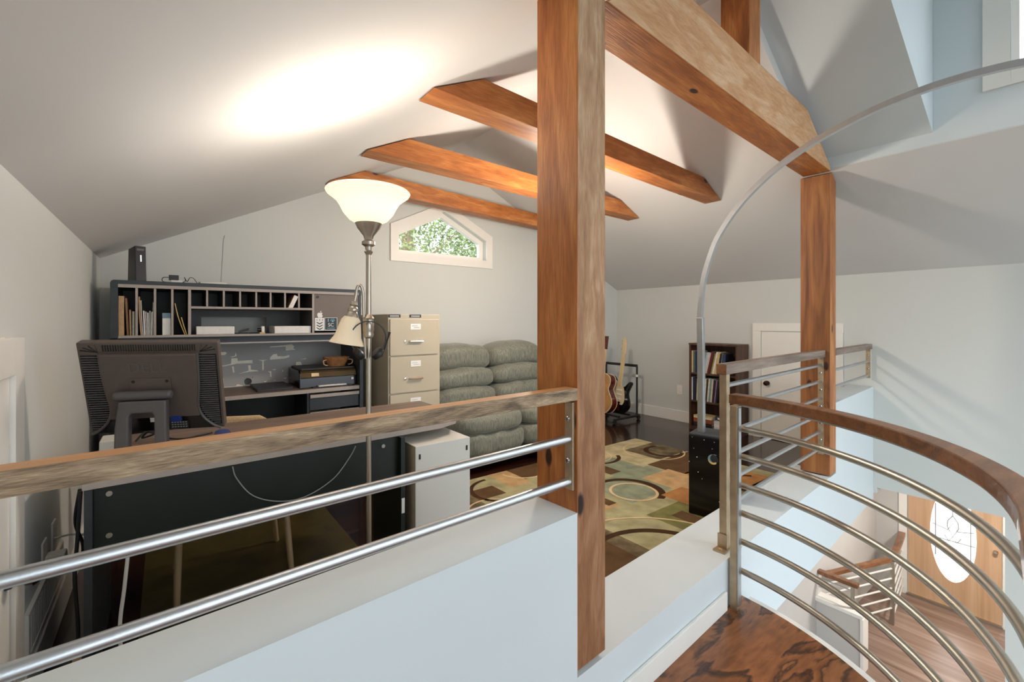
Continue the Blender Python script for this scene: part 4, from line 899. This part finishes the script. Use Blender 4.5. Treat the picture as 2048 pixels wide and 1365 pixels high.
# ------------------------------------------------------------------ sofa
t = thing('sofa', 'puffy sage green recliner sofa with stacked back cushions against the back wall', 'sofa', (2.55, 3.6, ZF))
SX = (1.86, 2.545, 3.21)
for k in range(2):
    cx = (SX[k]+SX[k+1])/2; hw2 = (SX[k+1]-SX[k])/2+.010
    for i, (zc, hz, yc, hy) in enumerate(((-.335, .125, 3.80, .20), (-.525, .10, 3.735, .20), (-.685, .09, 3.70, .20))):
        dz = .012*(1 if k else -1)
        def dr(P, hw2=hw2, i=i): return Vector((P.x, P.y, P.z-(P.x/hw2)**2*(.035 if i == 0 else .018)))
        mb = MB(); mb.puff((cx, yc, zc+dz*.5), (hw2, hy, hz), 3.2, 14, .028, k*7.3+i*2.1, 0, dr); build('back_cushion', mb, 'sofa_cloth', t)
    mb = MB(); mb.puff((cx, 3.42, -.855), (hw2, .36, .095), 3.6, 14, .016, 3+k*5.1); build('seat_cushion', mb, 'sofa_cloth', t)
    mb = MB(); mb.puff((cx, 3.33, -1.02), (hw2, .27, .11), 3.8, 16, .034, 9+k*4.7); build('front_cushion', mb, 'sofa_cloth', t)
for xc in (SX[2]+.12,):
    mb = MB(); mb.puff((xc, 3.58, -.90), (.125, .48, .27), 4, 10, .012, xc*3); build('arm', mb, 'sofa_cloth', t)
    mb = MB(); mb.puff((xc, 3.52, -.66), (.13, .42, .09), 3, 8, .012, xc*5); build('arm_pad', mb, 'sofa_cloth', t)
mb = MB(); mb.box(1.87, 3.2, ZF+.06, 3.43, 4.08, -.98); build('base', mb, 'black_plastic', t)
mb = MB(); mb.box(1.89, 3.92, -.98, 3.39, 4.10, -.34); build('back_frame', mb, 'sofa_cloth', t, bev=.03)
for (x, y) in ((1.93, 3.26), (3.37, 3.26), (1.93, 4.02), (3.37, 4.02)):
    mb = MB(); mb.box(x-.03, y-.03, ZF, x+.03, y+.03, ZF+.0595); build('foot', mb, 'black_plastic', t)

# ------------------------------------------------------------------ rug
rx0, rx1, ry0, ry1, rz = 1.42, 3.94, 1.31, 3.01, ZF+.009
mats = ['rug_sage', 'rug_cream', 'rug_teal', 'rug_brown', 'rug_orange', 'rug_tan', 'rug_dark', 'rug_line', 'rug_speck', 'rug_green']
mb = MB(); mb.box(rx0, ry0, ZF+.0005, rx1, ry1, rz, 0)
def patch(x0, y0, x1, y1, m, lv): z = rz+.0003*lv; mb.add([(x0, y0, z), (x1, y0, z), (x1, y1, z), (x0, y1, z)], [(0, 1, 2, 3)], m)
def ringp(cx, cy, r0, r1, a0, a1, m, lv, off=0):     # crescent: inner circle shifted by off
    z = rz+.0003*lv; n = 40; V = []
    for i in range(n+1):
        a = R(a0+(a1-a0)*i/n); V += [(cx+r1*math.cos(a), cy+r1*math.sin(a), z), (cx+off+r0*math.cos(a), cy+r0*math.sin(a), z)]
    V = [(min(max(p[0], rx0), rx1), min(max(p[1], ry0), ry1), p[2]) for p in V]
    mb.add(V, [(2*i, 2*i+1, 2*i+3, 2*i+2) for i in range(n)], m)
patch(2.95, 2.38, rx1, ry1, 1, 1)                       # pale corner
patch(3.50, 2.42, rx1, 2.80, 8, 2)
patch(2.52, 1.95, 3.28, 2.38, 2, 1); patch(2.85, 2.38, 3.22, 2.72, 2, 2)
patch(3.30, 2.06, rx1, 2.40, 3, 2); patch(2.98, 1.88, 3.34, 2.22, 5, 3); patch(3.34, 1.6, 3.80, 2.08, 4, 2); patch(2.80, 1.45, 3.06, 1.92, 4, 5)
patch(2.26, 1.98, 2.43, 2.60, 5, 2); patch(2.36, 2.02, 2.44, 2.30, 3, 3)
patch(2.44, 1.31, 2.80, 1.78, 9, 2); patch(2.56, 1.34, 2.68, 1.68, 3, 3)
patch(1.62, 1.31, 1.97, 1.80, 3, 2); patch(1.97, 1.31, 2.08, 1.86, 8, 3)
patch(2.05, 2.68, 2.24, ry1, 5, 2); patch(2.24, 2.76, 2.60, ry1, 3, 2); patch(1.45, 2.3, 1.72, ry1, 8, 2); patch(1.72, 2.62, 1.95, 2.8, 3, 3)
patch(3.20, 1.31, rx1, 1.62, 9, 2); patch(2.85, 2.42, 2.98, 2.75, 3, 3)
patch(1.42, 1.31, 1.62, 2.1, 1, 2); patch(1.72, 1.9, 2.2, 2.3, 2, 2)
ringp(2.70, 2.08, .155, .175, 0, 360, 7, 5); ringp(2.69, 2.11, .215, .255, -75, 110, 6, 4, -.02)
ringp(3.76, 2.55, .145, .185, 60, 300, 6, 5, .01); ringp(3.70, 2.62, .27, .285, 70, 320, 7, 4); 
ringp(3.12, 2.84, .20, .235, 160, 330, 6, 5); ringp(3.10, 2.88, .19, .20, 150, 350, 7, 6)
ringp(2.03, 1.35, .36, .40, -5, 110, 6, 5, -.01); ringp(2.0, 1.3, .60, .615, 0, 100, 7, 5)
ringp(2.36, 2.95, .19, .21, 180, 360, 7, 5); ringp(1.98, 2.7, .22, .25, 90, 290, 6, 5); ringp(3.55, 1.62, .17, .21, 30, 250, 6, 5); ringp(1.72, 2.42, .18, .195, 0, 360, 7, 5)
o = build('rug', mb, mats, recalc=False); tag(o, 'large area rug of sage, teal and orange patches with brown and cream rings', 'rug')
for p in o.data.polygons:
    if p.material_index and p.normal.z < 0: p.flip()

# ------------------------------------------------------------------ guitars
t = thing('guitar_rack', 'black tubular guitar rack with feet in the back right corner', 'rack', (4.55, 3.85, ZF))
for y in (3.60, 4.10):
    mb = MB(); mb.tube([(4.30, y, ZF+.05), (4.78, y, ZF+.05)], .014, 10); build('foot_bar', mb, 'black_plastic', t)
    for x in (4.31, 4.77):
        mb = MB(); mb.lathe([(0, -.014), (.024, -.014), (.026, 0), (.024, .014), (0, .014)], x, y, ZF+.026, 14, axis='y'); build('wheel', mb, 'black_plastic', t)
    mb = MB(); mb.tube([(4.74, y, ZF+.05), (4.74, y, -.575)], .012, 10); build('upright', mb, 'black_plastic', t)
mb = MB(); mb.tube([(4.74, 3.60, -.57), (4.74, 4.10, -.57)], .018, 10); build('neck_bar', mb, 'black_plastic', t)
for x in (4.40, 4.60):
    mb = MB(); mb.tube([(x, 3.60, ZF+.075), (x, 4.10, ZF+.075)], .013, 10); build('cross_bar', mb, 'black_plastic', t)
mb = MB(); mb.tube([(4.738, 3.60, -.71), (4.738, 3.60, -.68)], .0135, 10); build('collar', mb, 'sticker_white', t)
def outline(prof, n=6):
    P = smooth([(a, b, 0) for a, b in prof+[prof[0]]], n); return [(p.x, p.y) for p in P[:-1]]
# acoustic
ac = [(0, -.005), (.12, .01), (.19, .09), (.195, .17), (.145, .26), (.125, .31), (.145, .38), (.13, .455), (.06, .49), (0, .49), (-.06, .49), (-.13, .455), (-.145, .38), (-.125, .31), (-.145, .26), (-.195, .17), (-.19, .09), (-.12, .01)]
t = thing('acoustic_guitar', 'reddish brown acoustic guitar standing in the rack, half hidden by the post', 'guitar', (4.38, 3.91, ZF+.09))
TX = Matrix.Translation((4.36, 3.905, ZF+.095)) @ Matrix.Rotation(R(9), 4, 'Y')
def mt(): q = MB(); q.x = TX; return q
mb = mt(); mb.prism(outline(ac), 'x', 0, .10, 0); mb.m = [1, 2]+[0]*(len(mb.m)-2); build('body', mb, ['guitar_red', 'guitar_top', 'guitar_red'], t)
mb = mt()
for x in (-.001, .101): mb.tube([(x, a, b) for a, b in outline(ac)], .005, 6, closed=True)
build('binding', mb, 'binding', t)
mb = mt(); mb.box(-.012, -.028, .47, .012, .028, .80); build('neck', mb, 'maple', t)
mb = mt(); mb.box(-.006, -.036, .80, .010, .036, .97); build('headstock', mb, 'guitar_red', t, bev=.004)
mb = mt(); mb.lathe([(0, 0), (.05, 0)], -.0015, 0, .31, 20, axis='x'); build('sound_hole', mb, 'black_gloss', t)
# electric
el = [(-.02, 0), (.09, .005), (.15, .06), (.165, .13), (.135, .215), (.125, .27), (.15, .34), (.165, .385), (.14, .405), (.105, .375), (.07, .335), (.03, .33), (-.03, .335), (-.06, .36), (-.10, .42), (-.135, .445), (-.15, .41), (-.135, .34), (-.12, .27), (-.135, .2), (-.165, .12), (-.15, .04), (-.09, .003)]
t = thing('electric_guitar', 'black electric guitar with cream pickguard standing in the rack', 'guitar', (4.56, 3.76, ZF+.09))
TX = Matrix.Translation((4.54, 3.757, ZF+.095)) @ Matrix.Rotation(R(8), 4, 'Y') @ Matrix.Rotation(R(3), 4, 'X')
mb = mt(); mb.prism(outline([(-a, b) for a, b in el]), 'x', 0, .042); build('body', mb, 'black_gloss', t, bev=.006)
pg = [(-.02, .35), (.10, .40), (.11, .30), (.08, .2), (.03, .13), (-.06, .10), (-.09, .16), (-.08, .25), (-.05, .33)]
mb = mt(); mb.prism(outline(pg, 4), 'x', -.0045, -.0008); build('pickguard', mb, 'pickguard', t)
mb = mt(); mb.prism([(-.03, .02), (.05, .02), (.06, .12), (-.02, .13)], 'x', -.007, -.0048); build('control_plate', mb, 'guitar_red', t)
mb = mt(); mb.box(-.02, -.025, .33, -.0005, .025, .74); build('neck', mb, 'maple', t)
mb = mt(); mb.prism([(-.025, .74), (.024, .74), (.045, .80), (.040, .93), (.02, .955), (.0, .93), (-.02, .83)], 'x', -.012, .002); build('headstock', mb, 'maple', t, bev=.003)
for i in range(6):
    mb = mt(); mb.tube([(-.005, -.012-.002*i+.04-.08*0-.005, .79+.024*i), (-.005, .058, .79+.024*i)], .004, 6); build('tuning_peg', mb, 'chrome', t)
for i in range(3):
    mb = mt(); mb.box(-.013, -.04, .16+.055*i, -.005, .04, .178+.055*i); build('pickup', mb, 'paper', t, bev=.002)
mb = mt(); mb.box(-.013, -.04, .115, -.005, .04, .135); build('bridge', mb, 'chrome', t)

# ------------------------------------------------------------------ bookshelf and books
BX0, BX1, BY0, BY1, BT = 4.82, 5.062, 2.372, 2.93, -.257
t = thing('bookshelf', 'small dark brown three tier bookshelf against the right wall', 'bookshelf', (4.94, 2.65, ZF))
for (a, b) in ((BY0, BY0+.02), (BY1-.02, BY1)):
    mb = MB(); mb.box(BX0, a, ZF, BX1, b, BT-.0205); build('side_panel', mb, 'shelf_wood', t)
mb = MB(); mb.box(BX0-.004, BY0-.003, BT-.02, BX1, BY1+.003, BT); build('top_panel', mb, 'shelf_wood', t)
SZ = (-.595, -.912, -1.215)
for z in SZ:
    mb = MB(); mb.box(BX0+.003, BY0+.0205, z-.018, BX1, BY1-.0205, z); build('shelf', mb, 'shelf_wood', t)
mb = MB(); mb.box(BX1+.0005, BY0, ZF, BX1+.006, BY1, BT-.021); build('back_panel', mb, 'shelf_wood', t)
mb = MB(); mb.box(BX0+.01, BY0+.0205, ZF, BX0+.022, BY1-.0205, -1.234); build('kickboard', mb, 'shelf_wood', t)
def book(y, z, th, h, col, lean, dep, label, grp):
    m_ = Matrix.Translation((BX0+.018, y, z)) @ Matrix.Rotation(R(lean), 4, 'X')
    bk = thing('book', label, 'book', (BX0+.1, y, z), group=grp)
    mb = MB(); mb.x = m_
    c = .0018
    mb.box(0, -th, 0, dep, -th+c, h); mb.box(0, -c, 0, dep, 0, h); mb.box(0, -th+c, 0, .004, -c, h); build('cover', mb, bookmat(col), bk)
    mb = MB(); mb.x = m_; mb.box(.0045, -th+c+.0002, .004, dep-.006, -c-.0002, h-.004); build('pages', mb, 'paper', bk)
    return bk
row1 = [((222, 190, 150), 'cream', .016, .250, 0), ((110, 120, 96), 'sage green', .014, .245, 0), ((70, 92, 104), 'slate blue', .012, .245, 0), ((36, 46, 66), 'navy', .016, .245, 0), ((20, 20, 24), 'black', .018, .235, 0),
 ((214, 206, 190), 'pale grey', .015, .25, 0), ((210, 190, 120), 'yellow', .016, .235, 12), ((150, 156, 150), 'grey', .014, .24, 12), ((176, 190, 204), 'light blue', .018, .242, 13), ((196, 200, 206), 'silver', .016, .242, 13), ((214, 184, 160), 'peach', .014, .238, 13), ((92, 30, 34), 'maroon', .022, .255, 13), ((70, 28, 26), 'dark red', .018, .25, 13), ((150, 148, 78), 'olive green', .016, .235, 13), ((228, 222, 210), 'white', .02, .25, 12), ((206, 176, 130), 'wide tan', .034, .248, 11), ((24, 24, 26), 'thin black', .012, .235, 9), ((30, 40, 38), 'dark green', .016, .23, 8), ((140, 150, 150), 'light grey', .012, .232, 7), ((44, 54, 84), 'deep blue', .016, .222, 5), ((62, 78, 120), 'mid blue', .014, .226, 4), ((36, 44, 70), 'thin navy', .012, .226, 3)]
y = BY1-.022; prev = 0
for (col, cn, th, h, ln) in row1:
    if ln and not prev: y -= .0; 
    k = 1/math.cos(R(ln)); step = th*k
    top = 0
    if ln > 0 and prev == 0: y -= h*math.sin(R(ln))*.0
    book(y, SZ[0]+th*math.sin(R(ln))+.0005, th, h, col, ln, .17, '%s book%s on the top tier of the small bookshelf' % (cn, ' leaning' if ln > 5 else ''), 'books on the top tier')
    y -= step+.0012; prev = ln
row2 = [((224, 224, 226), 'white', .014, .262, 0), ((34, 40, 70), 'dark blue', .026, .262, 0), ((40, 34, 32), 'near black', .014, .25, 0), ((214, 200, 170), 'cream', .014, .255, 2), ((70, 84, 96), 'slate', .03, .25, 2), ((120, 140, 150), 'blue grey', .02, .26, 3), ((110, 100, 90), 'brown grey', .02, .255, 3), ((226, 216, 196), 'off white', .016, .258, 4), ((60, 50, 44), 'dark brown', .018, .25, 4), ((220, 212, 190), 'ivory', .016, .262, 5), ((120, 150, 150), 'teal', .02, .265, 5), ((206, 196, 170), 'beige', .018, .258, 5), ((44, 34, 46), 'plum', .024, .25, 5), ((140, 110, 140), 'mauve', .012, .25, 6), ((26, 24, 28), 'black', .022, .24, 6)]
y = BY1-.022
for (col, cn, th, h, ln) in row2:
    k = 1/math.cos(R(ln)); book(y, SZ[1]+th*math.sin(R(ln))+.0005, th, h, col, ln, .18, '%s book on the middle tier of the small bookshelf' % cn, 'books on the middle tier'); y -= th*k+.0014
def flatbook(x0, y0, z0, x1, y1, th, col, label, rot=0):
    bk = thing('book', label, 'book', ((x0+x1)/2, (y0+y1)/2, z0), group='books lying on the bottom tier')
    cx, cy = (x0+x1)/2, (y0+y1)/2; m_ = Matrix.Translation((cx, cy, z0)) @ Matrix.Rotation(R(rot), 4, 'Z'); hx, hy = (x1-x0)/2, (y1-y0)/2
    mb = MB(); mb.x = m_; mb.box(-hx, -hy, 0, hx, hy, .002); mb.box(-hx, -hy, th-.002, hx, hy, th); mb.box(-hx, -hy, .002, -hx+.003, hy, th-.002); build('cover', mb, bookmat(col), bk)
    mb = MB(); mb.x = m_; mb.box(-hx+.0035, -hy+.003, .0025, hx-.004, hy-.003, th-.0025); build('pages', mb, 'paper', bk)
z = SZ[2]+.0005
for (th, col, cn) in ((.030, (30, 26, 24), 'black lowest book of the flat stack'), (.026, (48, 34, 28), 'dark brown second book of the flat stack'), (.044, (150, 74, 44), 'thick rust brown book in the flat stack'), (.012, (232, 222, 204), 'thin cream book on the thick rust brown book'), (.018, (214, 190, 140), 'tan book on top of the flat stack')):
    flatbook(BX0+.02, 2.66, z, BX0+.17, 2.885, th, col, cn+' on the bottom tier', random.uniform(-3, 3)); z += th+.0008
z = SZ[2]+.0005
for k, cn in enumerate(('lower', 'middle', 'upper')):
    flatbook(BX0+.02, 2.47, z, BX0+.16, 2.64, .034, (206, 204, 200) if k != 1 else (226, 222, 216), cn+' white boxed volume in the pile at the right of the bottom tier'); z += .0348
mb = MB(); mb.x = Matrix.Translation((BX0+.10, 2.545, z+.0005)) @ Matrix.Rotation(R(-24), 4, 'Z'); mb.box(-.07, -.085, 0, .07, .085, .045); mb.box(-.0705, -.05, .012, -.0701, .05, .034, 1)
tag(build('storage_box', mb, ['desk_side', 'sticker_white'], bev=.002), 'dark grey box with a white label on the bottom tier pile', 'box')

# ------------------------------------------------------------------ wall fittings
def plate(name, label, mb): return tag(build(name, mb, 'white_trim', bev=.002), label, 'outlet')
mb = MB(); mb.box(XR-.006, 3.175, -.915, XR, 3.248, -.80)
t = plate('wall_outlet', 'white outlet plate on the right wall left of the bookshelf', mb)
for z in (-.885, -.83):
    mb = MB(); mb.box(XR-.0075, 3.195, z-.014, XR-.0065, 3.228, z+.014); build('socket', mb, 'paper', t)
mb = MB(); mb.box(XL, 2.35, -.94, XL+.006, 2.425, -.815)
t = plate('wall_outlet', 'white outlet plate on the left wall holding a plug adapter', mb)
mb = MB(); mb.box(XL, 2.53, -.93, XL+.006, 2.60, -.805)
plate('cable_plate', 'white cable plate on the left wall behind the outlet', mb)
t = thing('plug_adapter', 'white plug in adapter with black plug on the left wall outlet', 'adapter', (XL+.03, 2.40, -.95))
mb = MB(); mb.box(XL+.007, 2.36, -.952, XL+.062, 2.42, -.87); build('body', mb, 'white_metal', t, bev=.008)
mb = MB(); mb.tube([(XL+.0625, 2.40, -.905), (XL+.085, 2.40, -.905)], [.012, .008], 10); build('plug', mb, 'cable_black', t)
t = thing('vent_grille', 'white louvered return grille low on the left wall', 'vent', (XL+.01, 2.4, -1.11))
GY0, GY1, GZ0, GZ1 = 2.095, 2.72, -1.105, -.945
mb = MB(); mb.box(XL, GY0, GZ0, XL+.012, GY0+.025, GZ1); mb.box(XL, GY1-.025, GZ0, XL+.012, GY1, GZ1); mb.box(XL, GY0+.025, GZ0, XL+.012, GY1-.025, GZ0+.022); mb.box(XL, GY0+.025, GZ1-.022, XL+.012, GY1-.025, GZ1); build('frame', mb, 'white_trim', t)
for i in range(22):
    y = GY0+.035+.0255*i
    mb = MB(); mb.box(XL+.002, y, GZ0+.0225, XL+.009, y+.016, GZ1-.0225); build('louver', mb, 'white_metal', t)
cable('black power cord hanging from the desk to the left wall outlet', [(-.222, 2.03, -.55), (-.235, 2.05, -.66), (-.222, 2.10, -.76), (-.235, 2.16, -.86), (-.262, 2.35, -.90), (XL+.088, 2.40, -.905)], .005, 'cable_black')
cable('second black cord hanging beside the desk down to the floor', [(-.218, 2.01, -.55), (-.226, 2.02, -.70), (-.234, 2.03, -.84), (-.225, 2.02, -1.0), (-.23, 2.02, -1.12), (-.23, 2.02, -1.235), (-.20, 1.90, -1.243)], .0055, 'cable_black')
mb = MB(); mb.box(-.238, 2.009, -1.14, -.216, 2.012, -1.085); tag(build('cord_tag', mb, 'paper_tan'), 'small printed tag on the black cord near the floor', 'tag')
cable('white coaxial cable curving from the left wall plate to the desk', [(XL+.007, 2.565, -.875), (XL+.06, 2.53, -.862), (XL+.12, 2.45, -.855), (-.213, 2.38, -.87)], .004, 'cable_white')
cable('thick white cord hanging behind the front desk to the floor', [(-.10, 2.00, -.78), (-.11, 2.0, -.90), (-.12, 1.98, -1.02), (-.105, 1.94, -1.15), (-.06, 1.86, -1.238), (.02, 1.80, -1.243), (.06, 1.86, -1.243), (.05, 1.95, -1.243)], .0055, 'cable_white')

# ------------------------------------------------------------------ added ceiling lamps, unseen, and the arc lamp bulb
t = thing('added_pendant', 'added white globe pendant, out of view behind the foreground post, brightening the loft', 'lamp', (2.36, 2.45, .78))  # made-up fill lamp hidden by the post, brightens the loft
mb = MB(); mb.lathe([(0, 0), (.045, 0), (.05, .02), (.02, .035), (.004, .04), (.004, .9), (.05, .92), (.05, .935), (0, .935)], 2.36, 2.45, .80, 20); build('cord_and_mount', mb, 'nickel', t)
mb = MB(); mb.lathe([(.02, .0), (.06, -.015), (.085, -.05), (.09, -.085), (.08, -.13), (.05, -.16), (0, -.17)], 2.36, 2.45, .80, 28); build('globe', mb, 'fill_globe', t)
t = thing('added_entry_lamp', 'added round flush lamp, out of view, brightening the lower entry hall', 'lamp', (6.8, .6, -1.55))  # unseen lamp put in to light the lower level
mb = MB(); mb.lathe([(0, 0), (.15, .0), (.17, .03), (.17, .049), (0, .049)], 6.8, .6, -1.55, 24); build('mount', mb, 'bowl_glass', t)
al = bpy.data.lights.new('added_entry_light', 'AREA'); al.shape = 'DISK'; al.size = .35; al.energy = 34; al.color = (1, .97, .93); ao = bpy.data.objects.new('added_entry_light', al); C.objects.link(ao); ao.location = (6.8, .6, ZC-1.56)
# arc lamp bulb
al = bpy.data.lights.new('arc_lamp_light', 'POINT'); al.energy = 6; al.color = (1, .88, .72); al.shadow_soft_size = .05; ao = bpy.data.objects.new('arc_lamp_light', al); C.objects.link(ao); ao.location = (pp[-1][0], pp[-1][1], ZC+pp[-1][2]-.14)

# ------------------------------------------------------------------ trees outside the window
def tree(x, y, label, h, lean, cr, nleaf, seed, fol):
    rnd = random.Random(seed)
    t = thing('tree', label, 'tree', (x, y, -4.25))
    tp = Vector((x+lean, y+.2, h))
    mb = MB(); mb.tube(smooth([(x, y, -4.25), (x+lean*.3, y, -2), (x+lean*.62, y+.1, 0), tuple(tp)], 4), [.17]*5+[.14]*4+[.11]*3+[.07], 10); build('trunk', mb, 'bark', t)
    for k in range(7):
        z = rnd.uniform(.1, h*.9); f = (z+4.25)/(h+4.25); b = Vector((x+lean*f, y+.1*f, z)); a = rnd.uniform(0, 6.28); L = rnd.uniform(.8, 1.6)
        mb = MB(); mb.tube([tuple(b), tuple(b+Vector((math.cos(a)*L*.5, math.sin(a)*L*.5, L*.35))), tuple(b+Vector((math.cos(a)*L, math.sin(a)*L, L*.8)))], [.04, .028, .012], 7); build('branch', mb, 'bark', t)
    mb = MB()
    for i in range(nleaf):
        p = Vector((x+lean*.7+rnd.gauss(0, cr), y+rnd.gauss(0, cr*.7), rnd.uniform(-.2, 3.2)))
        d = Vector((rnd.gauss(0, 1), rnd.gauss(0, 1), rnd.gauss(0, .7))).normalized(); e = d.cross(Vector((rnd.gauss(0, 1), rnd.gauss(0, 1), rnd.gauss(0, 1)))).normalized(); l_ = rnd.uniform(.05, .11)
        mb.add([tuple(p), tuple(p+d*l_*.5+e*l_*.22), tuple(p+d*l_), tuple(p+d*l_*.5-e*l_*.22)], [(0, 1, 2, 3)], 0 if rnd.random() < .6 else 1)
    o = build('foliage', mb, ['foliage', 'foliage_pale'] if fol else ['foliage_pale', 'foliage'], t, recalc=False); o['kind'] = 'stuff'
tree(3.3, 8.0, 'thin leaning tree at the left of the five sided window view', 4.0, .5, .7, 9000, 3, True)
tree(4.9, 8.3, 'leafy tree in the middle of the five sided window view', 4.2, .9, .7, 9500, 5, True)
tree(6.0, 8.4, 'forked leafy tree at the right of the five sided window view', 3.8, -.2, .7, 8500, 8, False)
